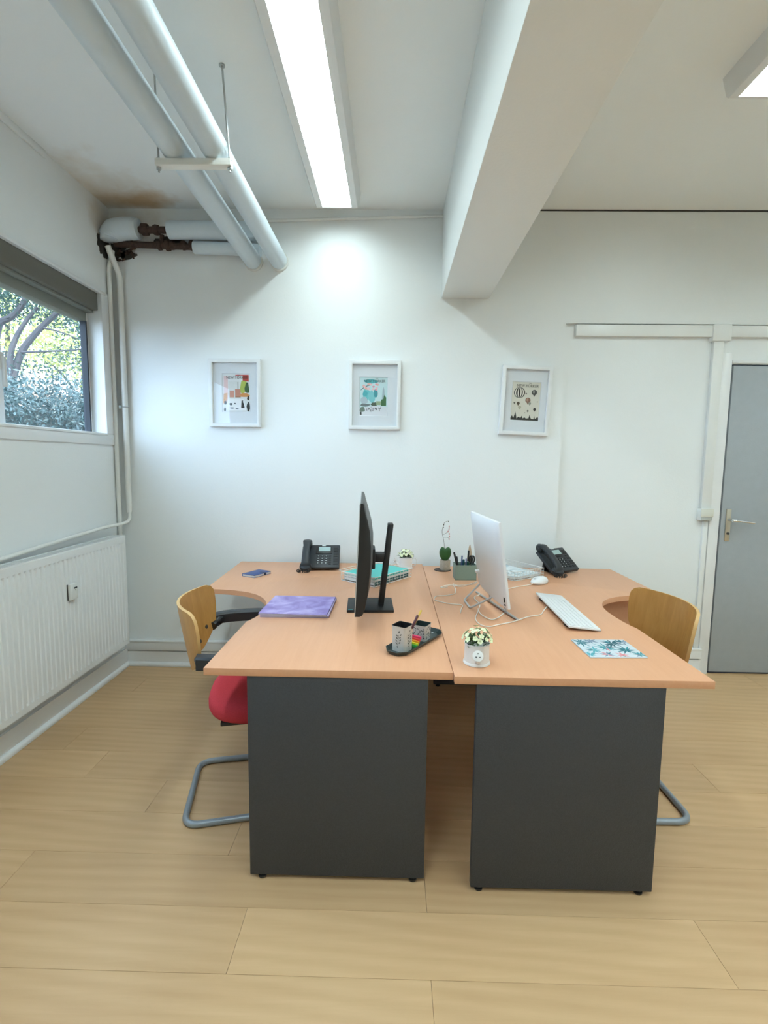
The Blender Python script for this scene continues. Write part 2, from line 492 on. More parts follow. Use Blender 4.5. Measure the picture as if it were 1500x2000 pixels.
s.box(-.112, -.080, WY0, WY1, WZ0, WZ0 + .012, bev=.002)
s.box(-.112, -.080, WY1 - .022, WY1, WZ0, 2.27, bev=.003)
s.box(-.112, -.080, WY0, WY0 + .06, WZ0, 2.27, bev=.003)
s.build('window_frame', m_trim, w)
MB().box(-.110, -.074, WY1 - .034, WY1 - .021, WZ0 + .012, 2.215).build('gasket', m_gasket, w)
mu = MB().box(-.150, -.052, 2.225, 2.325, WZ0 + .002, 2.268, bev=.004).build('mullion', m_trim, w)
hd = MB().box(-.052, -.036, 2.292, 2.322, 1.80, 1.88, bev=.004)
hd.box(-.040, -.022, 2.300, 2.316, 1.72, 1.86, bev=.005)
hd.build('window_handle', m_pvc, mu)
MB().box(-.102, -.098, 2.32, WY1 - .03, WZ0 + .01, 2.22).build('pane', m_glass, w)
MB().box(-.102, -.098, WY0 + .05, 2.23, WZ0 + .01, 2.22).build('pane', m_glass, w)

# ------------------------------------------------------------------ ceiling lights
def make_light(loc, length, label, M):
    L = thing('ceiling_light', label, 'ceiling light', loc, group='fluorescent ceiling lights')
    hw, fw_ = .124, .080
    mb = MB(); h = -.084
    # housing: an open tray, flange round the diffuser
    def ring(x, y0, y1, z): return [(-x, y0, z), (x, y0, z), (x, y1, z), (-x, y1, z)]
    rows = [ring(hw + .012, .0, length, 0), ring(hw, .012, length - .012, h + .008), ring(hw - .006, .018, length - .018, h), ring(fw_ + .004, .040, length - .026, h), ring(fw_, .044, length - .030, h + .060)]
    mb.grid([[*r] for r in rows], closed_u=True, smooth=False)
    mb.build('housing', m_frame, L, fix=True)
    MB().box(-fw_ - .001, fw_ + .001, .043, length - .029, h + .052, h + .060).build('diffuser', M, L)
    return L
L0 = make_light((-.344, 1.46, HC), 1.555, 'lit fluorescent ceiling light between the pipes and the beam', m_lamp_weak)
L1 = make_light((1.437, .60, HC), 1.555, 'lit fluorescent ceiling light cut by the top right corner', m_lamp)
dup(L1, (-.344, -.40, HC), 0, 'unseen ceiling light added for brightness above the camera, left of the beam')  # this light and those below are added out of view to brighten the room
dup(L1, (1.437, -1.75, HC), 0, 'unseen ceiling light added for brightness behind the camera, right of the beam')
dup(L1, (3.1, -1.7, HC), 0, 'unseen ceiling light added for brightness behind the camera, near the right wall')
dup(L1, (3.1, .75, HC), 0, 'unseen ceiling light added for brightness near the right wall, out of the picture')

# ------------------------------------------------------------------ pipes
PZ, PR = 2.625, .052
for i, (px, lab) in enumerate(((-.886, 'left one of two thick pale grey pipes hung under the ceiling'), (-.725, 'right one of two thick pale grey pipes hung under the ceiling'))):
    p = thing('heating_pipe', lab, 'pipe', (px, YB, PZ), group='ceiling heating pipes')
    MB().tube([(0, -5.9, 0), (0, -4, 0), (0, -2, 0), (0, -.006, 0)], PR, n=32).build('pipe_jacket', m_pipepaint, p)
    MB().tube([(0, -.024, 0), (0, -.001, 0)], PR + .007, n=32).build('wall_collar', m_pipewhite, p)
# seam strip on the left pipe
h = thing('pipe_hanger', 'white metal hanger bar on two rods carrying the thick pipes', 'pipe hanger', (-.805, 2.06, PZ - PR))
MB().box(-.150, .150, -.019, .019, -.026, -.001, bev=.002).build('hanger_bar', m_pipewhite, h)
for sx, dx in ((-.142, -.015), (.142, -.03)):
    r = MB().tube([(sx, 0, -.045), (sx, 0, 0), (sx + dx, .02, HC - PZ + PR)], .004, n=8).build('threaded_rod', m_zinc, h)
    MB().lathe([(.010, -.004), (.010, .004)], 6, Matrix.Translation((sx, 0, -.031)), smooth=False).build('nut', m_zinc, r)
    MB().lathe([(.009, 0), (.009, .007)], 6, Matrix.Translation((sx, 0, 0)), smooth=False).build('nut', m_zinc, r)
    MB().lathe([(.012, 0), (.012, .004)], 12, Matrix.Translation((sx + dx, .02, HC - PZ + PR - .005))).build('ceiling_plate', m_zinc, r)

wp = thing('wall_pipe', 'grey lagged pipe with a bare rusty valve high in the left corner', 'pipe', (0, 3.105, 0))
MB().tube([(-1.378, 0, 2.775), (-1.1, 0, 2.775), (-.83, 0, 2.772)], .052, n=24).build('pipe_jacket', m_pipepaint, wp)
MB().tube([(-1.60, 0, 2.775), (-1.36, 0, 2.775)], .020, n=14).build('bare_pipe', m_rust, wp)
MB().lathe([(.030, -.02), (.036, -.012), (.036, .012), (.030, .02)], 8, Matrix.Translation((-1.525, 0, 2.777)) @ Matrix.Rotation(PI / 2, 4, 'Y')).build('valve', m_rust, wp)
MB().lathe([(.028, -.015), (.032, 0), (.028, .015)], 8, Matrix.Translation((-1.455, 0, 2.775)) @ Matrix.Rotation(PI / 2, 4, 'Y')).build('pipe_union', m_rust, wp)
el = MB().tube(spline([(-1.560, 0, 2.782), (-1.58, 0, 2.782), (-1.65, -.002, 2.780), (-1.715, -.010, 2.762), (-1.735, -.010, 2.73), (-1.737, -.008, 2.705)], 6), [.034] + [.058] * 6 + [.064] * 6 + [.064] * 6 + [.060] * 6 + [.054] * 5 + [.03], n=20)
el.build('elbow_jacket', m_pipepaint, wp)
lp = thing('wall_pipe', 'thinner rusty pipe below the lagged one in the left corner', 'pipe', (0, 3.135, 0))
MB().tube([(-1.239, 0, 2.687), (-1.0, 0, 2.680), (-.83, 0, 2.672)], .037, n=20).build('pipe_jacket', m_pipepaint, lp)
MB().tube([(-1.73, 0, 2.706), (-1.5, 0, 2.700), (-1.22, 0, 2.690)], .019, n=12).build('bare_pipe', m_rust, lp)
rr = random.Random(5)
for x, r_ in ((-1.45, .030), (-1.40, .034), (-1.37, .026), (-1.30, .028), (-1.25, .030), (-1.62, .026)):
    MB().lathe([(r_ * .6, -.016), (r_, -.008), (r_ * .95, .008), (r_ * .6, .016)], 9, Matrix.Translation((x, -.002, 2.698)) @ Matrix.Rotation(PI / 2, 4, 'Y') @ Matrix.Rotation(rr.uniform(-.3, .3), 4, 'X')).build('rust_collar', m_rust, lp)
MB().tube([(-1.435, -.005, 2.70), (-1.43, -.012, 2.755)], .014, n=8).build('rust_stub', m_rust, lp)

# broken plaster round the pipes: ragged chips with depth
def ragged(cx, cy, cz, rx, rz, depth, n, seed, wall):
    q = random.Random(seed); pts = []
    for k in range(n):
        a = 2 * PI * k / n; s_ = q.uniform(.65, 1.1)
        pts.append((math.cos(a) * rx * s_, math.sin(a) * rz * s_))
    M4 = Matrix.Translation((cx, cy, cz)) @ (Matrix.Rotation(PI / 2, 4, 'X') if wall == 'y' else Matrix.Rotation(PI / 2, 4, 'Z') @ Matrix.Rotation(PI / 2, 4, 'X'))
    return pts, M4
for a in ((-1.735, YB - .001, 2.69, .055, .065, 0, 25, 1, 'y'), (-1.675, YB - .001, 2.658, .055, .028, 0, 23, 2, 'y'), (-1.42, YB - .001, 2.735, .13, .035, 0, 27, 4, 'y'), (XL + .001, 3.115, 2.69, .075, .075, 0, 27, 6, 'x')):
    pts, M4 = ragged(*a); MB().prism(pts, -.004, .004, M4).build('broken_plaster', m_iron, wp, loc=(0, -3.105, 0))
ch = MB()
for k in range(16):
    a = rr.uniform(0, 2 * PI); r_ = rr.uniform(.02, .07)
    M4 = Matrix.Translation((-1.70 + r_ * math.cos(a), YB - .012, 2.665 + .6 * r_ * math.sin(a))) @ Euler((rr.uniform(0, 3), rr.uniform(0, 3), rr.uniform(0, 3))).to_matrix().to_4x4()
    s_ = rr.uniform(.006, .014); ch.box(-s_, s_, -s_ * .6, s_ * .6, -s_ * .4, s_ * .4, mat4=M4)
ch.build('plaster_rubble', m_rust, wp, loc=(0, -3.105, 0))['kind'] = 'stuff'

rp = thing('riser_pipe', 'thin white riser pipe in the left corner, nearer the window', 'pipe', (0, 0, 0))
MB().tube(fillet([(-1.745, 3.13, 2.665), (-1.750, 3.13, 2.62), (-1.772, 3.132, 2.57), (-1.772, 3.132, 1.2), (-1.772, 3.132, .80)], .05), .0135, n=14).build('pipe_run', m_pipewhite, rp)
rp2 = thing('riser_pipe', 'thicker white riser pipe in the left corner, turning along the wall above the radiator', 'pipe', (0, 0, 0))
MB().tube(fillet([(-1.755, 3.10, 2.68), (-1.735, 3.12, 2.60), (-1.718, 3.155, 2.53), (-1.718, 3.155, 1.045)], .06), .0175, n=16).build('pipe_run', m_pipewhite, rp2)
cp = MB(); cp.tube(fillet([(-1.716, 3.153, 1.06), (-1.716, 3.150, .985), (-1.735, 3.02, .975), (-1.760, 2.92, .972), (-1.760, 2.40, .948), (-1.760, 1.2, .885)], .07), .0105, n=12)
cp.build('branch_pipe', m_pipewhite, rp2)
cl = MB().tube([(-1.718 + .0205 * math.cos(a), 3.155 + .021 * math.sin(a), 1.72) for a in [2 * PI * k / 20 for k in range(20)]], .003, n=6, closed=True)
cl.box(-1.752, -1.738, 3.137, 3.147, 1.712, 1.73, bev=.002)
cl.build('pipe_clip', m_zinc, rp2)
wc = MB().tube(spline([(-1.2, 3.176, 2.855), (-.74, 3.176, 2.866), (-.23, 3.176, 2.880), (.287, 3.176, 2.896)]), .009, n=10).build('ceiling_conduit', m_pvc)
tag(wc, 'thin white conduit along the top of the far wall, left of the beam', 'conduit')

# ------------------------------------------------------------------ radiator
RY0, RY1, RZ0, RZ1, RX = 1.44, 3.036, .207, .905, -1.690
ra = thing('radiator', 'white ribbed panel radiator on the left wall under the window', 'radiator', (RX, RY0, RZ0))
LEN, HT = RY1 - RY0, RZ1 - RZ0
n_rib = int(round(LEN / .0335)); pitch = (LEN - .02) / n_rib
ys = [0, .01]
prof = [0, 0]
for k in range(n_rib):
    b0 = .01 + k * pitch
    for u, dpt in ((.20, 0), (.30, 1), (.62, 1), (.72, 0)):
        ys.append(b0 + u * pitch); prof.append(dpt)
ys.append(LEN); prof.append(0)
rows = []
for z, k in ((0, 0), (.030, 0), (.040, 1), (HT - .052, 1), (HT - .046, 1.5), (HT - .036, 0), (HT, 0)):
    rows.append([(-.0055 * k * p, y, z) for y, p in zip(ys, prof)])
mb = MB(); mb.grid(rows, smooth=False)
mb.grid([[(0, y, HT) for y in ys], [(-.012, y, HT + .004) for y in ys]], smooth=False)
mb.grid([[(-.012, y, -.004) for y in ys], [(0, y, 0) for y in ys]], smooth=False)
mb.build('front_panel', m_trim, ra, sharp=25)
MB().box(-.075, -.068, 0, LEN, 0, HT).build('back_panel', m_trim, ra)
MB().box(-.075, .001, LEN - .004, LEN + .004, -.002, HT + .006, bev=.002).build('side_cover', m_trim, ra)
MB().box(-.075, .001, -.004, .004, -.002, HT + .006, bev=.002).build('side_cover', m_trim, ra)
g = MB(); g.box(-.075, -.066, 0, LEN, HT - .004, HT + .006).box(-.010, -.002, 0, LEN, HT - .004, HT + .006)
for k in range(int(LEN / .014)): g.box(-.068, -.008, .008 + k * .014, .014 + k * .014, HT, HT + .003)
g.build('top_grille', m_trim, ra)
MB().tube([(-.04, LEN - .01, .036), (-.04, LEN + .045, .036)], .009, n=12).tube([(-.04, LEN + .028, .036), (-.04, LEN + .05, .036)], .015, n=12).build('bleed_valve', m_pvc, ra)
for y_ in (.2, LEN - .23): MB().box(-.098, -.068, y_, y_ + .03, .1, HT - .1).build('wall_bracket', m_trim, ra)
hm = thing('heat_meter', 'small white heat meter with a black display clipped to the radiator front', 'meter', (RX, 2.50, .692))
MB().box(-.002, .018, -.030, .030, -.043, .043, bev=.005).build('meter_case', m_pvc, hm)
MB().box(-.0025, .004, -.034, -.029, -.042, .042).build('back_plate', m_iron, hm)
MB().box(.0175, .0192, -.002, .022, .014, .022).build('display', m_black, hm)
MB().box(.0175, .0188, .006, .012, .004, .008).build('sensor_window', m_iron, hm)

# ------------------------------------------------------------------ trunking on the right
tr = thing('cable_trunking', 'white plastic cable trunking under the lintel and down beside the door', 'trunking', (0, YREC, 0))
MB().box(1.135, 1.985, -.030, .002, 2.192, 2.262, bev=.003).build('trunking_run', m_pvc, tr)
MB().box(2.085, XR, -.030, .002, 2.192, 2.262, bev=.003).build('trunking_run', m_pvc, tr)
MB().box(1.978, 2.092, -.040, .002, 2.166, 2.266, bev=.005).build('junction_box', m_pvc, tr)
MB().box(1.996, 2.058, -.026, .002, 1.112, 2.168, bev=.003).build('trunking_run', m_pvc, tr)
MB().box(2.024, 2.054, -.014, .002, .176, 1.035, bev=.003).build('trunking_run', m_pvc, tr)
so = thing('wall_socket', 'small beige white surface socket box beside the grey door', 'socket', (2.022, YREC, 1.076))
MB().box(-.038, .038, -.045, .002, -.037, .040, bev=.006).build('socket_box', m_pvc, so)
MB().box(-.040, .040, -.052, -.043, -.012, .041, bev=.004).build('flip_cover', mat('ivory_plastic', (.70, .70, .62), .4), so)
MB().box(-.034, .034, -.047, -.044, -.034, -.016, bev=.002).build('socket_face', mat('socket_grey', (.5, .51, .47), .4), so)

# ------------------------------------------------------------------ desks
def make_desk(outline, loc, panel_x, feet_x, mod_x, post, label, mod_mat, mod_len):
    D = thing('corner_desk', label, 'desk', loc, group='beech corner desks')
    wt = MB(); wt.prism(outline, .705, .730, bev=.0015)
    wt.build('worktop', m_beech, D, sharp=30)
    x0, x1 = panel_x
    pn = MB().box(x0, x1, .002, .027, .014, .705, bev=.002).build('panel_leg', m_dark, D)
    for fx in feet_x:
        MB().lathe([(.012, 0), (.014, .003), (.014, .008), (.009, .009), (.009, .016)], 16, Matrix.Translation((fx, .0145, 0))).build('foot', m_black, pn)
    dy = max(p[1] for p in outline)
    pb = MB().box(x0, x1, dy - .16, dy - .135, .014, .705, bev=.002).build('panel_leg', m_dark, D)
    for fx in feet_x:
        MB().lathe([(.012, 0), (.014, .003), (.014, .008), (.009, .009), (.009, .016)], 16, Matrix.Translation((fx, dy - .1475, 0))).build('foot', m_black, pb)
    my_ = dy - .155 if mod_x < 0 else 1.115
    mp_ = MB().box(x0 - mod_len if mod_x < 0 else x1 + .05, x0 if mod_x < 0 else x1 + mod_len, my_, my_ + .018, .36, .705, bev=.002).build('modesty_panel', mod_mat, D)
    if mod_mat is not m_dark: mp_['label'] = 'beech panel under the return wing'
    MB().lathe([(.035, 0), (.035, .012), (.025, .014), (.025, .705)], 20, Matrix.Translation((post[0], post[1], 0))).build('support_post', m_steel, D)
    return D
def bez(p0, p1, p2, n=14):
    return [((1 - t) ** 2 * p0[0] + 2 * t * (1 - t) * p1[0] + t * t * p2[0], (1 - t) ** 2 * p0[1] + 2 * t * (1 - t) * p1[1] + t * t * p2[1]) for t in [k / n for k in range(n + 1)]]
# left desk, local origin at its front right corner on the floor
curveL = bez((-.797, .455), (-.765, .52), (-.764, .60), 5) + bez((-.764, .62), (-.79, .93), (-1.10, .952), 16)
oL = [(0, 0), (0, 1.654), (-1.187, 1.654), (-1.160, .957)] + curveL[::-1] + [(-.7975, 0)]
make_desk(oL, (.2000, 1.4965, 0), (-.659, -.078), (-.62, -.115), -.04, (-.93, 1.57), 'beech corner desk with anthracite panel leg, the left of the pair', m_dark, .28)
curveR = bez((.8025, .485), (.778, .55), (.778, .66), 5) + bez((.778, .70), (.79, .98), (1.10, 1.0), 16)
oR = [(0, 0), (.8030, 0)] + curveR + [(1.193, 1.005), (1.190, 1.627), (0, 1.627)]
make_desk(oR, (.2018, 1.4685, 0), (.070, .657), (.098, .618), .035, (1.02, 1.56), 'beech corner desk with anthracite panel leg, the right of the pair', m_beech, .515)

# ------------------------------------------------------------------ chairs
def make_chair(label, loc, rz):
    C = thing('cantilever_chair', label, 'chair', loc, rz, group='plywood back chairs at the desks')
    r = .0125
    path = [(.28, .195, .388), (.50, .195, .388), (.58, .195, .0125), (0, .205, .0125), (0, -.205, .0125), (.58, -.195, .0125), (.50, -.195, .388), (.28, -.195, .388)]
    MB().tube(fillet(path, .065, 8), r, n=14).build('tube_frame', m_steel, C)
    MB().box(.14, .46, -.185, .185, .383, .398, bev=.003).build('seat_board', m_black, C)
    # cushion
    rows = []
    n = 40
    def sup(a, ex=2.8):
        c, s_ = math.cos(a), math.sin(a)
        return (math.copysign(abs(c) ** (2 / ex), c), math.copysign(abs(s_) ** (2 / ex), s_))
    for k, z in ((.93, .398), (.97, .402), (1.0, .418), (1.0, .438), (.965, .457), (.86, .468), (.6, .474), (.3, .476), (.02, .476)):
        rows.append([(.315 + .235 * k * sup(2 * PI * i / n)[0], .225 * k * sup(2 * PI * i / n)[1], z) for i in range(n)])
    mb = MB(); mb.grid(rows, closed_u=True); mb.poly(rows[0][::-1]); mb.poly(rows[-1])
    mb.build('seat', m_red, C, sharp=0)
    # curved plywood backrest
    zs = [.583, .586, .592, .602, .622, .648, .68, .72, .76, .79, .815, .832, .84]
    hw = [.085, .108, .122, .140, .168, .194, .213, .222, .228, .230, .228, .218, .200]
    rows = []
    nv = 28
    for z, w_ in zip(zs, hw):
        row = []
        for j in range(nv + 1):
            v = -w_ + 2 * w_ * j / nv
            row.append((-.022 + .092 * (v / .23) ** 2 + (.84 - z) * .15 + (.84 - z) ** 2 * .1, v, z))
        rows.append(row)
    mb = MB(); mb.grid(rows)
    bmesh.ops.recalc_face_normals(mb.bm, faces=mb.bm.faces)
    bmesh.ops.solidify(mb.bm, geom=mb.bm.faces[:], thickness=.0115)
    mb.bm.normal_update()
    for f in mb.bm.faces:
        nb = len([e for e in f.edges if e.is_manifold and e.calc_face_angle(0) > .9])
        f.material_index = 1 if nb >= 2 else 0
    bk = mb.build('backrest', [m_ply, m_plyedge], C, sharp=50, fix=False)
    for v, z in ((.155, .665), (-.155, .665), (.095, .622), (-.095, .622)):
        x = -.022 + .092 * (v / .23) ** 2 + (.84 - z) * .15 + (.84 - z) ** 2 * .1
        nrm = Vector((1, -2 * .092 * v / .23 ** 2, .15)).normalized()
        q = nrm.to_track_quat('Z', 'Y').to_matrix().to_4x4()
        MB().lathe([(.0085, -.004), (.0085, .003), (.006, .0045)], 14, Matrix.Translation((x, v, z)) @ q).build('bolt', m_iron, bk)
    for sy in (1, -1):
        a = MB()
        pts = [(.072, .250, .682), (.14, .272, .684), (.25, .276, .684), (.36, .272, .680)]
        a.grid([[(p.x + dx, sy * (p.y + dy), p.z + dz) for p in spline(pts, 5)] for dy, dz, dx in ((-.024, .006, 0), (-.018, .013, 0), (0, .015, 0), (.018, .013, 0), (.024, .006, 0), (.022, -.034, 0), (0, -.040, 0), (-.022, -.034, 0), (-.024, .006, 0))])
        for e in (0, -1):
            p = spline(pts, 5)[e]
            a.poly([(p.x, sy * (p.y + dy), p.z + dz) for dy, dz in ((-.024, .006), (-.018, .013), (0, .015), (.018, .013), (.024, .006), (.022, -.034), (0, -.040), (-.022, -.034))])
        ar = a.build('armrest', m_charcoal, C)
        MB().tube(fillet([(.34, sy * .270, .655), (.345, sy * .262, .52), (.32, sy * .245, .40), (.29, sy * .19, .390)], .05), .013, n=10).build('arm_post', m_black, C)
        MB().tube(spline([(.070, sy * .185, .655), (.080, sy * .222, .660), (.10, sy * .258, .668)], 5), [.018] * 6 + [.022] * 5, n=10).build('back_bracket', m_black, C)
    return C
ch = make_chair('chair with curved plywood back, red seat and grey tube frame at the left desk', (-.82, 1.905, 0), math.radians(13))
ch2 = dup(ch, (1.182, 2.0, 0), math.radians(181.5), 'chair with curved plywood back and grey tube frame tucked under the right desk')
MB().tube(spline([(-.006, 0, .625), (.010, 0, .56), (.075, 0, .45), (.20, 0, .396)]), .015, n=10).build('back_carrier', m_black, ch2)
for c in list(ch2.children):                      # this one shows no arms
    if c.name.split('.')[0] in ('armrest', 'arm_post', 'back_bracket'): bpy.data.objects.remove(c)
    elif c.name.startswith('backrest'):
        for g in list(c.children):
            if max(v.co.z for v in g.data.vertices) > .655: bpy.data.objects.remove(g)

# ------------------------------------------------------------------ framed prints
PAL = {}
def pm(hexc):
    if hexc not in PAL: PAL[hexc] = mat('print_ink_' + hexc.strip('#'), hexc, .6)
    return PAL[hexc]
m_ink = pm('#23241f')
def circ(cx, cy, rx, ry, n=20, a0=0, a1=2 * PI):
    return [(cx + rx * math.cos(a0 + (a1 - a0) * k / n), cy + ry * math.sin(a0 + (a1 - a0) * k / n)) for k in range(n + (0 if abs(a1 - a0 - 2 * PI) < 1e-6 else 1))]
def make_frame(label, x, z, w_, h_, roll, art_off, art, title):
    F = thing('picture_frame', label, 'picture', (x, YB, z), group='framed prints on the far wall')
    F.rotation_euler = (0, roll, 0)
    fw_, dp = .0225, .028
    X, Z = w_ / 2, h_ / 2
    rail = MB()
    def ring(x_, z_, y_): return [(-x_, y_, -z_), (x_, y_, -z_), (x_, y_, z_), (-x_, y_, z_)]
    rows = [ring(X, Z, 0), ring(X, Z, -dp), ring(X - .003, Z - .003, -dp - .002), ring(X - fw_ + .003, Z - fw_ + .003, -dp - .002), ring(X - fw_, Z - fw_, -dp), ring(X - fw_, Z - fw_, -.006)]
    rail.grid(rows, closed_u=True, smooth=False)
    rail.build('frame', m_frame, F)
    aw, ah = .176, .238
    ax, az = art_off
    mb = MB()
    o_ = ring(X - fw_ + .002, Z - fw_ + .002, -.010)
    i_ = [(ax - aw / 2 - .004, -.010, az - ah / 2 - .004), (ax + aw / 2 + .004, -.010, az - ah / 2 - .004), (ax + aw / 2 + .004, -.010, az + ah / 2 + .004), (ax - aw / 2 - .004, -.010, az + ah / 2 + .004)]
    i2 = [(ax - aw / 2, -.007, az - ah / 2), (ax + aw / 2, -.007, az - ah / 2), (ax + aw / 2, -.007, az + ah / 2), (ax - aw / 2, -.007, az + ah / 2)]
    mb.grid([o_, i_, i2], closed_u=True, smooth=False)
    mb.build('mat_board', m_mat, F)
    names = []; pr = MB()
    for k, (c, pts) in enumerate(art):
        if c not in names: names.append(c)
        pr.poly([(ax + u * aw, -.0058 - k * .00006, az + v * ah) for u, v in pts], mi=names.index(c))
    p = pr.build('printed_sheet', [pm(c) for c in names], F, sharp=0, fix=False)
    for f in p.data.polygons: pass
    text_obj('THE', .009, m_ink, p, (ax + .02, -.0095, az + ah * .465), (PI / 2, 0, 0))
    text_obj(title, .024, m_ink, p, (ax + .006, -.0095, az + ah * .40), (PI / 2, 0, 0), width=.136)
    MB().box(-X + fw_ - .001, X - fw_ + .001, -.0155, -.0135, -Z + fw_ - .001, Z - fw_ + .001).build('frame_glass', m_frameglass, F)
    return F
R_ = lambda u0, u1, v0, v1: [(u0, v0), (u1, v0), (u1, v1), (u0, v1)]
q = random.Random(11)
def blob(cx, cy, rx, ry, n=12, j=.25):
    return [(min(.5, max(-.5, cx + rx * math.cos(2 * PI * k / n) * q.uniform(1 - j, 1 + j))), min(.5, max(-.5, cy + ry * math.sin(2 * PI * k / n) * q.uniform(1 - j, 1 + j)))) for k in range(n)]
art1 = [('#dfe2e2', R_(-.5, .5, -.5, .5)), ('#e3c6c6', R_(-.45, -.30, -.28, .44)), ('#d7dad8', R_(-.28, .18, -.14, .30)), ('#b5382f', R_(.24, .46, .30, .47)),
        ('#c98f7c', R_(-.24, -.08, -.12, .06)), ('#bf7f68', R_(-.04, .16, -.10, .10)), ('#8d8f86', R_(.05, .08, .08, .28)), ('#a06a50', R_(-.04, .16, -.12, -.095)),
        ('#a9b84c', blob(.28, .16, .16, .16)), ('#2e5a2c', blob(.40, .12, .08, .15)), ('#d08a4a', blob(.30, -.06, .18, .06)), ('#d39a5c', [(-.48, -.30), (-.34, -.18), (-.32, .0), (-.46, -.02)]),
        ('#eef0f2', [(-.40, -.46), (.34, -.46), (.28, -.16), (-.30, -.16)]), ('#14161a', [(.17, -.40), (.30, -.40), (.28, -.30), (.24, -.24), (.25, -.20), (.19, -.20), (.18, -.30)]),
        ('#1c1d1b', blob(-.40, -.26, .05, .05)), ('#22241f', blob(-.42, -.44, .04, .05)), ('#24201b', blob(.44, -.14, .05, .06)), ('#1e1c18', blob(.43, -.36, .06, .12)),
        ('#59606a', blob(-.20, -.30, .05, .03)), ('#4b5058', blob(-.05, -.28, .03, .02)), ('#7c8796', blob(-.16, -.40, .07, .02)), ('#5d6672', blob(.02, -.42, .06, .015)), ('#c33a35', R_(-.02, .46, .455, .475))]
art2 = [('#c9e2e4', R_(-.5, .5, -.5, .5)), ('#58bcc2', blob(-.10, .40, .24, .06)), ('#6cc4c8', blob(-.26, .04, .12, .16)), ('#4fb0b8', blob(-.30, .08, .09, .08)), ('#7fc7cb', blob(-.06, -.02, .12, .16)), ('#3f9aa6', blob(.08, .08, .07, .13)),
        ('#b4c3cb', blob(-.34, -.10, .14, .10)), ('#a9bcc4', [(.30, -.1), (.33, .18), (.36, .26), (.39, .18), (.42, -.1)]), ('#3f6e44', [(.28, -.24), (.28, -.08), (.36, -.06), (.38, .05), (.46, -.02), (.46, -.24)]), ('#4d5c4c', blob(.02, -.20, .11, .05)), ('#6d7a7c', blob(-.30, -.22, .18, .04)),
        ('#9db08c', R_(.10, .28, -.22, -.12)), ('#dfe1e6', [(-.5, -.5), (.5, -.5), (.5, -.27), (.1, -.24), (-.5, -.30)]), ('#6f7f72', blob(-.40, -.34, .09, .07)), ('#28302b', blob(-.45, -.45, .03, .04)), ('#4f5a60', [(-.46, .16), (-.30, .25), (-.10, .30), (-.10, .31), (-.32, .27), (-.47, .17)])]
for k in range(14): art2.append((q.choice(['#e79fb0', '#f2c4c6', '#e9b2a8']), blob(q.uniform(-.40, .16), q.uniform(.18, .34), .045, .03)))
for k in range(16):
    u = q.uniform(-.25, .42); v = q.uniform(-.42, -.31)
    art2.append((q.choice(['#4c5157', '#70685f', '#343a44']), R_(u, u + q.uniform(.012, .03), v, v + q.uniform(.03, .07))))
art3 = [('#d8d5c8', R_(-.5, .5, -.5, .5))]
sky_line = [(-.5, -.5), (.5, -.5), (.5, -.43), (.47, -.39), (.42, -.43), (.38, -.45), (.34, -.36), (.33, -.46), (.24, -.45), (.20, -.40), (.18, -.34), (.15, -.44), (.06, -.45), (.0, -.42), (-.06, -.45), (-.10, -.38), (-.14, -.44), (-.22, -.41), (-.28, -.46), (-.31, -.36), (-.34, -.28), (-.37, -.38), (-.40, -.45), (-.45, -.38), (-.5, -.44)]
art3.append(('#1d1c16', sky_line))
art3.append(('#23221c', circ(-.24, .22, .20, .145)))
for u0, u1 in ((-.165, -.125), (-.07, -.03), (.03, .075), (.12, .155)):
    L_ = []
    for k in range(13):
        a = -PI / 2 + PI * k / 12; L_.append((-.24 + u0 * math.cos(a), .22 + .138 * math.sin(a)))
    for k in range(13):
        a = PI / 2 - PI * k / 12; L_.append((-.24 + u1 * math.cos(a), .22 + .138 * math.sin(a)))
    art3.append(('#e4e1d5', L_))
for c, u, v, r_ in (('#3a3c38', .29, .24, .095), ('#8a6a5a', .08, .03, .095), ('#9a9c90', .15, -.05, .05), ('#4a3c22', -.26, -.06, .055), ('#b3b19c', -.20, -.16, .055), ('#33332f', .34, -.20, .052), ('#5a5a50', -.40, -.05, .03), ('#6c6a60', .0, .20, .028), ('#77766a', .10, -.25, .035), ('#8b8a80', .0, -.30, .015), ('#9a978b', .42, .0, .018)):
    art3.append((c, circ(u, v, r_, r_ * .75, 14)))
    art3.append((c, [(u - r_ * .35, v - r_ * .6), (u + r_ * .35, v - r_ * .6), (u + r_ * .12, v - r_ * 1.15), (u - r_ * .12, v - r_ * 1.15)]))
    if r_ > .05: art3.append(('#8f908a' if c == '#3a3c38' else '#b08d7a' if c == '#8a6a5a' else c, circ(u - r_ * .2, v + r_ * .12, r_ * .4, r_ * .4, 10)))
make_frame('white framed magazine cover print with a red corner and green tree, left of the three', -1.013, 1.816, .330, .425, 0, (.004, .004), art1, 'NEW YORKER')
make_frame('white framed magazine cover print in turquoise with pink blossom, middle of the three', -.122, 1.811, .328, .430, math.radians(.3), (-.008, -.006), art2, 'NEW YORKER')
make_frame('white framed magazine cover print with balloons over a skyline, hanging askew on the right', .832, 1.787, .312, .430, math.radians(2.2), (.004, -.002), art3, 'NEW YORKER')

# ------------------------------------------------------------------ things on the desks
ZD = .730
T = Matrix.Translation
def RX(a): return Matrix.Rotation(a, 4, 'X')
def RY(a): return Matrix.Rotation(a, 4, 'Y')
def RZ(a): return Matrix.Rotation(a, 4, 'Z')

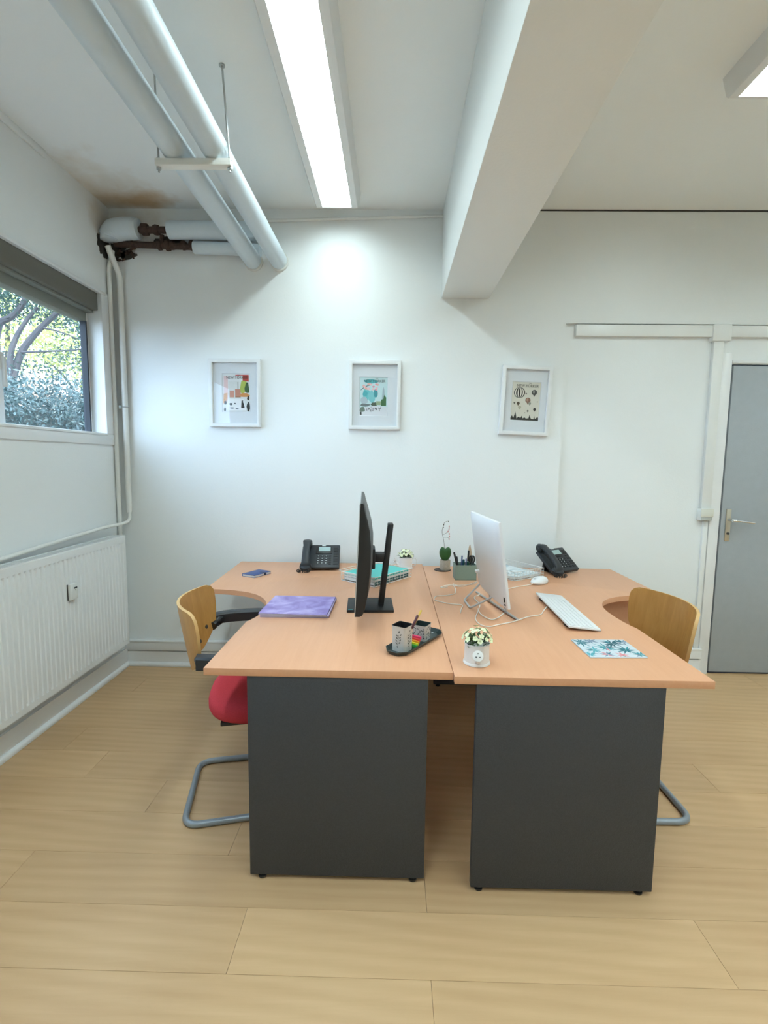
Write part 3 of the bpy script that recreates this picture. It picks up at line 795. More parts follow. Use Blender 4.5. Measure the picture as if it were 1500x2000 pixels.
# black monitor, screen facing left
mo = thing('monitor', 'large black monitor on a square stand, seen edge-on on the left desk', 'monitor', (-.096, 2.199, ZD), math.radians(3.3))
mb = MB().box(-.104, .104, -.100, .100, 0, .013, bev=.003)
st = mb.build('stand_base', m_black2, mo)
MB().box(-.098, -.078, -.095, -.088, .0128, .0134).build('sticker', m_teallabel, st)
M4 = Matrix.Identity(4); M4[0][2] = .108
MB().box(.036, .060, -.034, .034, .010, .385, bev=.003, mat4=M4).build('stand_column', m_black2, mo)
def mon_front(z): return -.045 - .018 * (1.235 - ZD - z) / .43
HW = .362
rows = []
for yy, k in ((-HW, 0), (-HW + .004, 1), (-.25, 1.2), (0, 1.3), (.25, 1.2), (HW - .004, 1), (HW, 0)):
    r = []
    for z, t_ in ((.066, .020), (.070, .028), (.09, .036), (.16, .046), (.26, .050), (.34, .048), (.40, .040), (.44, .030), (.475, .020), (.500, .014), (.505, .011)):
        r.append((mon_front(z) + t_ * (.86 + .14 * k if k < 1 else k), yy, z))
    rows.append(r)
mb = MB(); mb.grid(rows)
fr_ = [[(mon_front(r[0][2]), r[0][1], r[0][2])] + r + [(mon_front(r[-1][2]), r[-1][1], r[-1][2])] for r in rows]
mb.grid([[fr_[i][0] for i in range(7)], [fr_[i][1] for i in range(7)]]); mb.grid([[fr_[i][-2] for i in range(7)], [fr_[i][-1] for i in range(7)]])
for e in (0, -1): mb.poly(fr_[e])
mb.poly([fr_[0][0], fr_[-1][0], fr_[-1][-1], fr_[0][-1]])
bmesh.ops.remove_doubles(mb.bm, verts=mb.bm.verts, dist=1e-5)
pan = mb.build('display_housing', m_black, mo)
Mt = Matrix.Identity(4); Mt[0][2] = .0419
MB().box(-.0685, -.0655, -HW - .001, HW + .001, .066, .506, mat4=Mt).build('bezel', m_silverplastic, pan)
MB().box(-.0692, -.0684, -HW + .008, HW - .008, .085, .498, mat4=Mt).build('screen', m_screen, pan)
MB().box(-.035, .0, -.0372 - .331, -.0372 - .315 , .30, .41).build('side_vent', m_hole, pan) if False else None
ar = MB(); ar.box(.012, .072, -.030, .030, .212, .250, bev=.004); ar.box(.004, .020, -.055, .055, .185, .275, bev=.004)
ar.build('stand_arm', m_black2, mo)

# white all-in-one computer, screen facing right
ai = thing('desktop_computer', 'white all-in-one computer on a thin metal stand, its back to the camera', 'computer', (.447, 2.19, ZD), math.radians(5))
TILT = math.radians(-8.4)
Ma = T((.018, 0, .066)) @ RY(TILT)
def aio_pt(x, y, z): return tuple(Ma @ Vector((x, y, z)))
hw = .228; H_ = .362
rows = []
for z, e in ((0, 0), (.006, 1), (.05, 1.05), (.18, 1.1), (.31, 1.05), (H_ - .012, 1), (H_, .55)):
    row = []
    for y, t_ in ((-hw, .004), (-hw + .006, .009), (-hw + .05, .013), (-.12, .019), (0, .021), (.12, .019), (hw - .05, .013), (hw - .006, .009), (hw, .004)):
        row.append(aio_pt(-t_ * (e if e > 0 else .5), y, z))
    rows.append(row)
mb = MB(); mb.grid(rows)
fb = [[aio_pt(.006, y, z) for y in (-hw, -hw + .006, -hw + .05, -.12, 0, .12, hw - .05, hw - .006, hw)] for z in (0, .006, .05, .18, .31, H_ - .012, H_)]
mb.grid(fb)
mb.grid([rows[0], fb[0]]); mb.grid([rows[-1], fb[-1]])
mb.grid([[r[0] for r in rows], [r[0] for r in fb]]); mb.grid([[r[-1] for r in rows], [r[-1] for r in fb]])
bmesh.ops.remove_doubles(mb.bm, verts=mb.bm.verts, dist=1e-5)
cs = mb.build('computer_case', m_whiteplastic, ai, sharp=40)
MB().box(.0058, .0072, -hw + .008, hw - .008, .03, H_ - .008, mat4=Ma).build('screen', m_screen, cs)
MB().box(-.0125, -.0085, -hw + .012, -hw + .022, .028, .048, mat4=Ma).build('side_port', m_hole, cs)
MB().box(-.0125, -.0085, -hw + .012, -hw + .021, .012, .020, mat4=Ma).build('side_port', m_hole, cs)
MB().box(-.036, -.015, .13, .155, .075, .088, bev=.002, mat4=Ma).build('cable_plug', m_whiteplastic, cs)
sd = MB()
sd.tube(fillet([(.014, .20, .070), (-.085, .125, .006), (-.087, -.005, .006), (.010, -.04, .070)], .02), .0048, n=10)
sd.tube([(.012, .27, .006), (.074, -.175, .006)], .0052, n=10)
sd.tube([(.036, .10, .006), (.028, .10, .075)], .0045, n=8).tube([(.06, -.075, .006), (.030, -.075, .075)], .0045, n=8)
sd.build('wire_stand', m_silverplastic, ai)

def cable(name, label, pts, r=.0023, M=m_cable, n=6):
    return tag(MB().tube(spline(pts, n), r, n=8).build(name, M), label, 'cable')
cable('power_cable', 'white cable from the back of the all-in-one, looping far left to the desk joint',
      [(.418, 2.345, .818), (.400, 2.36, .800), (.372, 2.48, .765), (.352, 2.59, .7355), (.337, 2.625, .7335), (.336, 2.52, .7335), (.322, 2.43, .7335), (.275, 2.392, .7335), (.226, 2.377, .7335), (.209, 2.321, .7335), (.225, 2.287, .7335), (.279, 2.248, .7335), (.330, 2.230, .7335), (.318, 2.165, .7335), (.306, 2.108, .7335)])
cable('network_cable', 'white cable from the back of the all-in-one, ending in a short hook',
      [(.416, 2.352, .815), (.405, 2.38, .802), (.385, 2.48, .762), (.364, 2.56, .737), (.330, 2.60, .7335), (.288, 2.585, .7335), (.262, 2.545, .7335), (.30, 2.56, .7335)])
cable('keyboard_cable', 'white cable running from under the all-in-one to the white keyboard',
      [(.440, 2.39, .742), (.406, 2.348, .736), (.415, 2.244, .7345), (.385, 2.125, .7335), (.360, 2.03, .7335), (.367, 1.958, .7335), (.398, 1.935, .7335), (.445, 1.962, .7335), (.513, 2.002, .7335), (.592, 2.070, .7335), (.655, 2.103, .7335), (.689, 2.165, .7345), (.714, 2.20, .742)])
cable('usb_cable', 'short white cable coiled under the all-in-one',
      [(.395, 2.175, .7335), (.390, 2.10, .738), (.399, 2.05, .739), (.425, 2.025, .7335), (.458, 2.049, .7335), (.503, 2.124, .7335)])
cable('mouse_cable', 'white cable from the mouse to the all-in-one',
      [(.778, 2.652, .740), (.758, 2.636, .7335), (.692, 2.598, .7335), (.626, 2.551, .7335), (.560, 2.50, .7335), (.50, 2.44, .7335)])
cable('phone_cable', 'white cable on the desk behind the left phone',
      [(-.30, 2.905, .7335), (-.318, 2.93, .7335), (-.29, 2.965, .7335), (-.241, 3.035, .7335), (-.15, 3.09, .7335)])

# keyboard
kb = thing('keyboard', 'slim white keyboard on the right desk', 'keyboard', (.779, 2.155, ZD), math.radians(-1.5))
Mk = T((0, 0, .012)) @ RY(math.radians(5.5))
MB().box(-.064, .064, -.252, .252, -.004, .005, bev=.003, mat4=Mk).build('keyboard_case', m_whiteplastic, kb)
mb = MB()
for r in range(6):
    xk = -.055 + r * .0185
    ny = 15 if r else 16
    y = -.244; 
    wds = [1.0] * 22 if r != 5 else [1.2, 1.2, 1.2, 5.5, 1.2, 1.2, 1.2, 1, 1, 1, 1, 2, 1, 1, 1]
    for wk in wds:
        d_ = .0188 * wk + .00065
        if y + d_ > .246: break
        mb.box(xk, xk + .0155, y, y + .0188 * wk - .0018, .0045, .0068, mat4=Mk); y += .0188 * wk
k = mb.build('keys', m_whiteplastic, kb, sharp=0); k['kind'] = 'stuff'
MB().box(-.058, -.048, -.20, -.17, -.0165, -.004, bev=.001, mat4=Mk).box(-.058, -.048, .17, .20, -.0165, -.004, bev=.001, mat4=Mk).box(-.05, .055, -.235, .235, -.0055, -.0035, mat4=Mk).build('feet_and_gap_shade', m_black2, kb)  # feet, plus a black sheet standing in for the dark gap underneath

# mouse
MSC = 1.15
ms = thing('computer_mouse', 'white wired mouse lying left of the keyboard on the right desk', 'mouse', (.828, 2.690, ZD), math.radians(38))
rows = []
for k, z in ((.92, .001), (1, .006), (1, .012), (.95, .019), (.82, .026), (.6, .031), (.3, .0335), (.01, .034)):
    rows.append([(.056 * k * math.cos(a) - .006 * (z / .034), .031 * k * math.sin(a) * (1 - .12 * math.cos(a)), z - .006 * max(0, -math.cos(a)) * k * (z > .012)) for a in [2 * PI * i / 28 for i in range(28)]])
mb = MB(); mb.grid(rows, closed_u=True); mb.poly(rows[0][::-1]); mb.poly(rows[-1])
mb.build('mouse_shell', m_whiteplastic, ms, sharp=60).scale = (MSC, MSC, MSC)
MB().tube([(-.038, -.004, .0235), (-.038, .004, .0235)], .007, n=12).build('scroll_wheel', m_silverplastic, ms).scale = (MSC, MSC, MSC)

# mouse pad with botanical print
m_pad = mat('mousepad_cloth', (.62, .68, .72), .8)
mp = thing('mouse_pad', 'rectangular mouse pad printed with teal leaves on the right desk', 'mouse pad', (.784, 1.721, ZD), math.radians(2))
MB().box(-.100, .100, -.084, .084, 0, .005, bev=.0015).build('pad', m_pad, mp)
q = random.Random(21); names = []; pr = MB(); kk = 0
def leafpoly(cx, cy, a, L, w):
    c, s_ = math.cos(a), math.sin(a)
    P = [(0, 0), (.35 * L, w), (L, 0), (.35 * L, -w)]
    return [(max(-.099, min(.099, cx + x * c - y * s_)), max(-.083, min(.083, cy + x * s_ + y * c))) for x, y in P]
cols = ['#1f6f7c', '#2f8d99', '#15525f', '#7c8fa3', '#5aa7b3', '#d98a90']
for cx, cy, n, L, ci in [(-.075, .055, 11, .05, 0), (.035, .045, 13, .055, 2), (-.005, .0, 12, .05, 1), (.055, -.02, 12, .045, 0), (-.06, -.02, 9, .04, 4), (.08, .06, 8, .04, 3), (-.03, -.06, 9, .04, 3), (.02, -.068, 8, .03, 5), (-.035, .065, 8, .035, 3), (.085, -.06, 8, .04, 1), (-.09, -.06, 8, .035, 4)]:
    for i in range(n):
        a = 2 * PI * i / n + q.uniform(-.2, .2); kk += 1
        c = cols[ci] if q.random() < .75 else q.choice(cols)
        if c not in names: names.append(c)
        pr.poly([(x, y, .00515 + kk * 4e-6) for x, y in leafpoly(cx, cy, a, L * q.uniform(.6, 1.1), .0042)], mi=names.index(c))
pr.build('leaf_print', [pm(c) for c in names], mp, sharp=0, fix=False)

# desk phones
def make_phone(label, loc, rz):
    P = thing('desk_phone', label, 'phone', loc, rz, group='black office desk phones')
    ang = math.radians(40)
    Mf = T((0, .004, .022)) @ RX(ang)               # face plane: x across, y up the slope
    b_ = MB().box(-.088, .108, 0, .178, -.022, .0, bev=.005, mat4=Mf)
    bd = b_.build('phone_body', m_charcoal, P)
    MB().box(-.125, -.060, .006, .172, -.022, -.004, bev=.004, mat4=Mf).build('cradle', m_charcoal, P)
    MB().box(-.07, .09, .075, .13, 0, .085, bev=.006, mat4=Matrix.Identity(4)).prism([(.075, 0), (.145, 0), (.13, .09), (.085, .07)], -.07, .09, Matrix(((0, 0, 1, 0), (1, 0, 0, 0), (0, 1, 0, 0), (0, 0, 0, 1)))).build('rear_stand', m_black, P)
    MB().box(-.040, .060, .106, .165, 0, .0035, bev=.0015, mat4=Mf).build('display_frame', m_black, bd)
    MB().box(-.022, .050, .124, .158, .003, .0042, mat4=Mf).build('lcd', m_lcd, bd)
    MB().box(-.004, .020, .1685, .1745, 0, .0012, mat4=Mf).build('label_plate', m_label, bd)
    kb_ = MB()
    for r in range(4):
        for c in range(3): kb_.box(-.030 + c * .024, -.014 + c * .024, .026 + r * .018, .037 + r * .018, 0, .0030, mat4=Mf)
    for r in range(5): kb_.box(.040, .056, .022 + r * .016, .031 + r * .016, 0, .0025, mat4=Mf)
    for r in range(7): kb_.box(.070, .098, .022 + r * .020, .034 + r * .020, 0, .0022, mat4=Mf)
    k = kb_.build('keypad', m_black2, bd, sharp=0)
    dg = MB()
    for r in range(4):
        for c in range(3): dg.box(-.025 + c * .024, -.020 + c * .024, .029 + r * .018, .034 + r * .018, .0030, .0033, mat4=Mf)
    dg.build('key_digits', m_label, bd, sharp=0)
    hs = MB()
    pts = spline([(-.094, -.012, .012), (-.094, .012, .030), (-.094, .06, .038), (-.094, .12, .038), (-.094, .172, .032), (-.094, .196, .018)], 5)
    prof_w = [.035, .035, .034, .032, .029, .025, .024, .023, .022, .022, .021, .021, .021, .021, .021, .022, .022, .023, .024, .025, .027, .028, .029, .029, .028, .026]
    rows = []
    for i, p in enumerate(pts):
        w_ = prof_w[min(i, 25)]; t_ = .012
        rows.append([tuple(Mf @ Vector((p.x + w_ * math.copysign(abs(math.cos(a)) ** .6, math.cos(a)), p.y, p.z + t_ * math.copysign(abs(math.sin(a)) ** .7, math.sin(a))))) for a in [2 * PI * k_ / 16 for k_ in range(16)]])
    hs.grid(rows, closed_u=True); hs.poly(rows[0][::-1]); hs.poly(rows[-1])
    hs.lathe([(.030, -.016), (.035, -.010), (.036, .006), (.029, .016)], 24, Mf @ T((-.094, .0, .004)) @ RX(-.45))
    hs.lathe([(.024, -.020), (.029, -.012), (.029, .004), (.022, .011)], 24, Mf @ T((-.094, .182, .012)))
    hs.build('handset', m_charcoal, P)
    cpts = []
    for k_ in range(150):
        a = k_ * .55; s_ = k_ / 149; b_a = PI * (.95 - 1.9 * s_)
        rc_ = .030 + .0075 * math.cos(a)
        cpts.append((-.104 - .032 * math.cos(b_a) * rc_ / .030, -.030 + .9 * rc_ * math.sin(b_a), .0092 + .0075 * math.sin(a)))
    MB().tube(cpts, .0019, n=5).build('coiled_cord', m_black, P)
    return P
ph = make_phone('black desk phone with lit grey display on the left desk by the far wall', (-.425, 2.905, ZD), math.radians(4))
dup(ph, (1.068, 2.925, ZD), math.radians(31), 'black desk phone turned sideways on the right desk by the far wall')

# blue pocket notebook
nb = thing('notebook', 'small dark blue notebook with a strap on the left desk corner', 'notebook', (-.783, 2.783, ZD), math.radians(62))
MB().box(-.070, .070, -.048, .048, 0, .0015, bev=.0006).box(-.070, .070, -.048, .048, .0125, .014, bev=.0006).box(-.070, .070, .0455, .048, 0, .014).build('cover', mat('navy_cover', (.035, .07, .22), .5), nb)
MB().box(-.067, .067, -.045, .0455, .0015, .0125).build('pages', m_paper, nb)
MB().box(.012, .026, -.0495, -.010, -.0002, .0152, bev=.001).build('strap', mat('navy_strap', (.012, .02, .06), .5), nb)

# purple spiral notebooks, three in a pile
m_purple = mat('purple_watercolour', '#ffffff', .4)
nt = m_purple.node_tree; b = nt.nodes['Principled BSDF']
tc = nt.nodes.new('ShaderNodeTexCoord'); n1 = nt.nodes.new('ShaderNodeTexNoise'); n1.inputs['Scale'].default_value = 9; n1.inputs['Detail'].default_value = 5; n1.inputs['Distortion'].default_value = 1.2
nt.links.new(tc.outputs['Object'], n1.inputs['Vector'])
cr = nt.nodes.new('ShaderNodeValToRGB'); cr.color_ramp.elements[0].color = (.22, .15, .44, 1); cr.color_ramp.elements[0].position = .34; cr.color_ramp.elements[1].color = (.64, .55, .80, 1); cr.color_ramp.elements[1].position = .72
e_ = cr.color_ramp.elements.new(.52); e_.color = (.36, .28, .60, 1)
nt.links.new(n1.outputs['Fac'], cr.inputs[0]); nt.links.new(cr.outputs[0], b.inputs['Base Color'])
zz = ZD; q = random.Random(4)
m_mag = mat('pale_lilac_cover', (.55, .45, .68), .5)
for k, (dx, lab) in enumerate(((0, 'bottom notebook of the purple spiral stack on the left desk'), (.004, 'middle notebook of the purple spiral stack on the left desk'), (-.002, 'purple watercolour spiral notebook on top of its stack on the left desk'))):
    n_ = thing('notebook', lab, 'notebook', (-.412 + dx, 2.155 - k * .003, zz), math.radians(.5 - k * .9), group='purple spiral notebooks')
    MB().box(-.146, .146, -.140, .140, 0, .001).box(-.146, .146, -.140, .140, .0044, .0055, bev=.0003, seg=1).build('cover', m_purple if k != 1 else m_mag, n_)
    MB().box(-.143, .143, -.138, .134, .001, .0044).build('pages', m_paper, n_)
    sp = MB()
    for j in range(34):
        x_ = -.138 + j * .0083
        sp.tube([(x_, .1405 + .0040 * math.cos(a), .00285 + .0026 * math.sin(a)) for a in [2 * PI * i / 8 for i in range(8)]], .0006, n=4, closed=True)
    s_o = sp.build('spiral_binding', m_silverplastic, n_, sharp=0)
    zz += .0058

# wire letter trays
def make_tray(label, loc, rz):
    Tt = thing('wire_tray', label, 'tray', loc, rz, group='white wire letter trays')
    a, b_, h = .165, .122, .052
    mb = MB()
    for z in (.003, h): mb.tube(fillet([(-a, -b_, z), (a, -b_, z), (a, b_, z), (-a, b_, z), (-a, -b_, z)], .012), .0019, n=6)
    mb.build('rim', m_wire, Tt)
    g = MB()
    nx, ny = 13, 10
    for i in range(nx + 1):
        x = -a + 2 * a * i / nx
        g.tube(fillet([(x, -b_, h), (x, -b_, .003), (x, b_, .003), (x, b_, h)], .003, 2), .0011, n=5)
    for j in range(ny + 1):
        y = -b_ + 2 * b_ * j / ny
        g.tube(fillet([(-a, y, h), (-a, y, .003), (a, y, .003), (a, y, h)], .003, 2), .0011, n=5)
    for z in (.019, .035):
        g.tube([(-a, -b_, z), (a, -b_, z), (a, b_, z), (-a, b_, z)], .0011, n=5, closed=True)
    g.build('wire_mesh', m_wire, Tt)
    return Tt
TL = (-.083, 2.735, ZD); TLR = math.radians(52)
wt = make_tray('white wire tray holding a turquoise notebook behind the monitor', TL, TLR)
TRr = (.705, 2.925, ZD); TRR = math.radians(33 + 90)
dup(wt, TRr, TRR, 'white wire tray holding a marbled folder behind the all-in-one')
m_teal = mat('turquoise_cover', (.06, .52, .47), .45)
z_ = ZD + .0055
for k, (M_, lab, d_) in enumerate(((mat('dark_teal_cover', (.03, .12, .13), .5), 'dark notebook at the bottom of the wire tray behind the monitor', .019), (mat('white_cover', (.7, .74, .74), .5), 'pale notebook in the middle of the wire tray behind the monitor', .012), (m_teal, 'turquoise notebook on top in the wire tray behind the monitor', .012))):
    n_ = thing('notebook', lab, 'notebook', (TL[0], TL[1], z_), TLR, group='notebooks in the left wire tray')
    MB().box(-.152, .152, -.110, .110, 0, .0012).box(-.152, .152, -.110, .110, d_ - .0012, d_, bev=.0004, seg=1).box(-.152, .152, -.110, -.1085, 0, d_).build('cover', M_, n_)
    MB().box(-.150, .150, -.1085, .108, .0012, d_ - .0012).build('pages', m_paper, n_)
    z_ += d_ + .0002
m_marble = mat('marbled_folder', '#ffffff', .35)
nt = m_marble.node_tree; b = nt.nodes['Principled BSDF']
tc = nt.nodes.new('ShaderNodeTexCoord'); n1 = nt.nodes.new('ShaderNodeTexNoise'); n1.inputs['Scale'].default_value = 11; n1.inputs['Detail'].default_value = 4; n1.inputs['Distortion'].default_value = 2
nt.links.new(tc.outputs['Object'], n1.inputs['Vector'])
cr = nt.nodes.new('ShaderNodeValToRGB'); cr.color_ramp.elements[0].color = (.24, .38, .44, 1); cr.color_ramp.elements[0].position = .36; cr.color_ramp.elements[1].color = (.74, .80, .83, 1); cr.color_ramp.elements[1].position = .5
nt.links.new(n1.outputs['Fac'], cr.inputs[0]); nt.links.new(cr.outputs[0], b.inputs['Base Color'])
fo = thing('folder', 'white and blue marbled folder lying in the wire tray behind the all-in-one', 'folder', (TRr[0], TRr[1], ZD + .0055), TRR)
MB().box(-.152, .152, -.110, .110, 0, .0010).box(-.152, .152, -.110, .110, .013, .0142, bev=.0004, seg=1).build('cover', m_marble, fo)
MB().box(-.150, .150, -.107, .107, .0010, .013).build('pages', m_paper, fo)

# watering-can planters
def make_can(label, loc, rz):
    Pn = thing('flower_planter', label, 'planter', loc, rz, group='white watering can planters')
    c = MB().lathe([(.0, .0), (.043, .0), (.045, .002), (.0445, .006), (.0415, .010), (.0405, .066), (.0420, .070), (.0405, .071), (.0385, .066), (.0385, .052), (.0, .052)], 36)
    can = c.build('can', m_enamel, Pn)
    MB().tube(spline([(.038, 0, .018), (.052, 0, .030), (.064, 0, .046)]), [.0085] * 8 + [.0065] * 9, n=12).build('spout', m_enamel, can)
    Mr = T((.066, 0, .0485)) @ RY(math.radians(62))
    MB().lathe([(.006, -.008), (.0165, .002), (.0170, .0045), (.0, .0065)], 24, Mr).build('spout_rose', m_enamel, can)
    hh = MB()
    for dx, dy in ((-.0065, 0), (.004, .006), (.004, -.006)): hh.lathe([(.0020, 0), (.0020, .0012)], 8, Mr @ T((dx, dy, .0058)))
    hh.build('rose_hole', m_hole, can)
    MB().tube(spline([(-.039, 0, .062), (-.060, 0, .066), (-.070, 0, .045), (-.058, 0, .022), (-.040, 0, .016)], 6), .003, n=8).build('handle', m_enamel, can)
    q = random.Random(9); lf = MB()
    def leaf(cx, cy, cz, a, tl, L, w):
        M4 = T((cx, cy, cz)) @ RZ(a) @ RY(-tl)
        lf._add([tuple(M4 @ Vector(p)) for p in ((0, 0, 0), (.35 * L, w, .1 * L), (.75 * L, w * .75, .06 * L), (L, 0, -.02 * L), (.75 * L, -w * .75, .06 * L), (.35 * L, -w, .1 * L), (.5 * L, 0, .0))], [(0, 6, 1), (1, 6, 2), (2, 6, 3), (3, 6, 4), (4, 6, 5), (5, 6, 0)])
    for k in range(70):
        a = q.uniform(0, 2 * PI); r = .036 * math.sqrt(q.random())
        leaf(r * math.cos(a), r * math.sin(a), q.uniform(.066, .088), a + q.uniform(-.6, .6), q.uniform(-.2, 1.1), q.uniform(.014, .026), q.uniform(.004, .007))
    f = lf.build('foliage', m_leaf, Pn, sharp=0, fix=False); f['kind'] = 'stuff'
    flowers = []
    ga = 2.39996
    for k in range(26):
        s_ = (k + .5) / 26; pol = s_ ** .5 * 1.25; a = k * ga
        rr_ = .050
        cx, cy, cz = rr_ * math.sin(pol) * math.cos(a), rr_ * math.sin(pol) * math.sin(a), .068 + .050 * math.cos(pol) + q.uniform(-.006, .004)
        flowers.append((cx, cy, cz, pol, a))
    me = None
    for i, (cx, cy, cz, pol, a) in enumerate(flowers):
        if me is None:
            fl = MB()
            for j in range(5):
                M4 = RZ(2 * PI * j / 5)
                fl._add([tuple(M4 @ Vector(p)) for p in ((.001, 0, 0), (.005, .0042, .0022), (.0092, .0036, .0036), (.0102, 0, .0030), (.0092, -.0036, .0036), (.005, -.0042, .0022))], [(0, 1, 2, 3, 4, 5)])
            fl.lathe([(.0022, .0), (.0024, .0016), (.0012, .0030)], 8)
            o = fl.build('flower', m_petal, Pn, sharp=0, fix=False); me = o.data
        else:
            o = bpy.data.objects.new('flower', me); COL.objects.link(o); o.parent = Pn
        o.location = (cx, cy, cz); o.rotation_euler = (0, pol * .9, a) if True else None
        o.rotation_mode = 'XYZ'
        d_ = Vector((math.sin(pol) * math.cos(a), math.sin(pol) * math.sin(a), math.cos(pol)))
        o.rotation_euler = d_.to_track_quat('Z', 'Y').to_euler()
        s_ = q.uniform(.75, 1.1); o.scale = (s_, s_, s_)
    return Pn
pc = make_can('white watering can planter with cream flowers near the front of the right desk', (.288, 1.580, ZD), math.radians(-97))
dup(pc, (.088, 3.02, ZD), math.radians(178), 'white watering can planter with pale flowers behind the monitor by the far wall')

# heart-leaf succulent
ht = thing('potted_succulent', 'single heart-shaped succulent leaf in a small concrete pot by the far wall', 'plant', (.330, 2.985, ZD + .004))
MB().lathe([(.0, 0), (.031, 0), (.0325, .003), (.033, .060), (.030, .061), (.029, .050), (.0, .050)], 32).build('pot', m_concrete, ht)
half = spline([(.0, .030, 0), (.009, .038, 0), (.020, .041, 0), (.031, .031, 0), (.0365, .010, 0), (.0335, -.014, 0), (.024, -.032, 0), (.012, -.043, 0), (.0, -.047, 0)], 4)
hp_ = [(v.x, v.y) for v in half] + [(-v.x, v.y) for v in half[-2:0:-1]]
M4 = T((0, 0, .100)) @ RX(PI / 2)
mb = MB()
rings = []
for k, d_ in ((.0, .011), (.6, .0095), (.88, .006), (1.0, 0), (.88, -.006), (.6, -.0095), (.0, -.011)):
    rings.append([tuple(M4 @ Vector((x * max(k, .01), y * max(k, .01) , d_))) for x, y in hp_])
mb.grid(rings, closed_u=True); mb.poly(rings[0]); mb.poly(rings[-1])
mb.build('leaf', m_heart, ht, sharp=0)
sm = MB()
sm.tube(spline([(-.004, 0, .128), (-.012, 0, .185), (-.022, 0, .235), (-.016, 0, .268), (-.010, 0, .290), (.010, 0, .302)]), .0013, n=6)
sm.tube(spline([(-.020, 0, .215), (.004, .004, .228), (.020, .004, .245), (.022, .004, .270)]), .0009, n=6)
sm.tube(spline([(-.016, 0, .200), (.010, .004, .200), (.024, .004, .192)]), .0009, n=6)
stm = sm.build('stem', m_stem, ht)
for x, z, r in ((-.016, .262, .0042), (-.014, .279, .0042), (.014, .300, .003)):
    MB().lathe([(.001, -r), (r * .8, -r * .5), (r, 0), (r * .8, r * .5), (.001, r)], 10, T((x, 0, z))).build('bud', m_stem, stm)
for x, z in ((.021, .268), (.020, .25), (.014, .236), (.022, .222), (.024, .205), (.022, .190)):
    MB().lathe([(.001, -.006), (.003, -.002), (.0025, .004), (.001, .007)], 8, T((x, .004, z))).build('pink_bud', m_bud, stm)
cs_ = MB().lathe([(.0, 0), (.050, 0), (.052, .002), (.050, .004), (.0, .004)], 36).build('coaster', m_coaster)
cs_.location = (.315, 2.985, ZD); tag(cs_, 'round dark coaster under the concrete succulent pot', 'coaster')

# sage pencil box with its contents
pb_loc = Vector((.420, 2.775, ZD)); pb_r = math.radians(2)
pb = thing('pencil_box', 'sage green pencil box full of pens left of the all-in-one', 'pencil holder', tuple(pb_loc), pb_r)
mb = MB(); a, b_, h, t_ = .060, .045, .086, .0025
mb.box(-a, a, -b_, b_, 0, .003).box(-a, a, -b_, -b_ + t_, 0, h).box(-a, a, b_ - t_, b_, 0, h).box(-a, -a + t_, -b_, b_, 0, h).box(a - t_, a, -b_, b_, 0, h)
mb.build('box_body', m_sage, pb)
MB().box(-.001, .001, -b_ + t_, b_ - t_, .003, h - .01).build('divider', m_sage, pb)
def pen(name, label, cat, base, top, r, M, tip=None, cap=None, group=None):
    P0 = Vector(base); P1 = Vector(top); L_ = (P1 - P0).length
    root = thing(name, label, cat, base, 0, group)
    root.rotation_euler = (P1 - P0).to_track_quat('Z', 'Y').to_euler()
    MB().lathe([(r * .3, 0), (r, .012), (r, L_ * .98), (r * .7, L_)], 10).build('barrel', M, root)
    if cap: MB().lathe([(r * 1.2, L_ * .62), (r * 1.25, L_ * .63), (r * 1.2, L_ + .001), (r * .8, L_ + .004)], 10).box(r * 1.1, r * 1.5, -.0015, .0015, L_ * .66, L_ * .98).build('cap', cap, root)
    return root
o = lambda x, y, z: (pb_loc.x + x, pb_loc.y + y, pb_loc.z + z)
m_blue = mat('blue_pen', (.04, .07, .20), .4); m_tealpen = mat('teal_pen', (.03, .12, .15), .4); m_grn = mat('dark_green_pen', (.015, .07, .05), .4)
pen('pen', 'black pen leaning left in the sage pencil box', 'pen', o(-.025, -.005, .004), o(-.062, 0, .148), .0048, m_black, cap=m_black, group='pens in the sage box')
pen('pen', 'dark pen second from the left in the sage pencil box', 'pen', o(-.030, .012, .004), o(-.045, .012, .125), .0045, m_charcoal, group='pens in the sage box')
pen('pen', 'blue grey pen upright in the sage pencil box', 'pen', o(-.022, -.015, .004), o(-.018, -.012, .135), .0042, m_blue, group='pens in the sage box')
pen('pen', 'short teal marker in the middle of the sage pencil box', 'pen', o(-.008, .016, .004), o(-.004, .016, .108), .0065, m_tealpen, group='pens in the sage box')
pen('pen', 'purple pen in the middle of the sage pencil box', 'pen', o(.008, -.012, .004), o(.006, -.010, .118), .0040, mat('violet_pen', (.12, .10, .25), .4), group='pens in the sage box')
pen('pen', 'tall black capped pen in the sage pencil box', 'pen', o(.016, 0, .004), o(.020, .0, .160), .0042, m_whiteplastic, cap=m_black, group='pens in the sage box')
pen('pen', 'dark green marker right of centre in the sage pencil box', 'pen', o(.018, -.022, .004), o(.014, -.026, .104), .0075, m_grn, group='pens in the sage box')
sc = thing('scissors', 'scissors with black handles standing in the sage pencil box', 'scissors', o(.042, .012, .004), math.radians(10))
s_ = MB()
for sx in (-1, 1): s_.tube([(.006 * sx + .016 * math.cos(a) * .6, 0, .105 + .020 * math.sin(a)) for a in [2 * PI * i / 18 for i in range(18)]], .0045, n=8, closed=True)
s_.build('scissor_handle', m_black, sc)
MB().box(-.006, .0, -.001, .001, 0, .090).box(.0, .006, .001, .003, 0, .090).build('blade', m_chrome, sc)
rl = thing('paper_knife', 'pale wooden paper knife standing in the sage pencil box', 'paper knife', o(.030, .026, .004), math.radians(5))
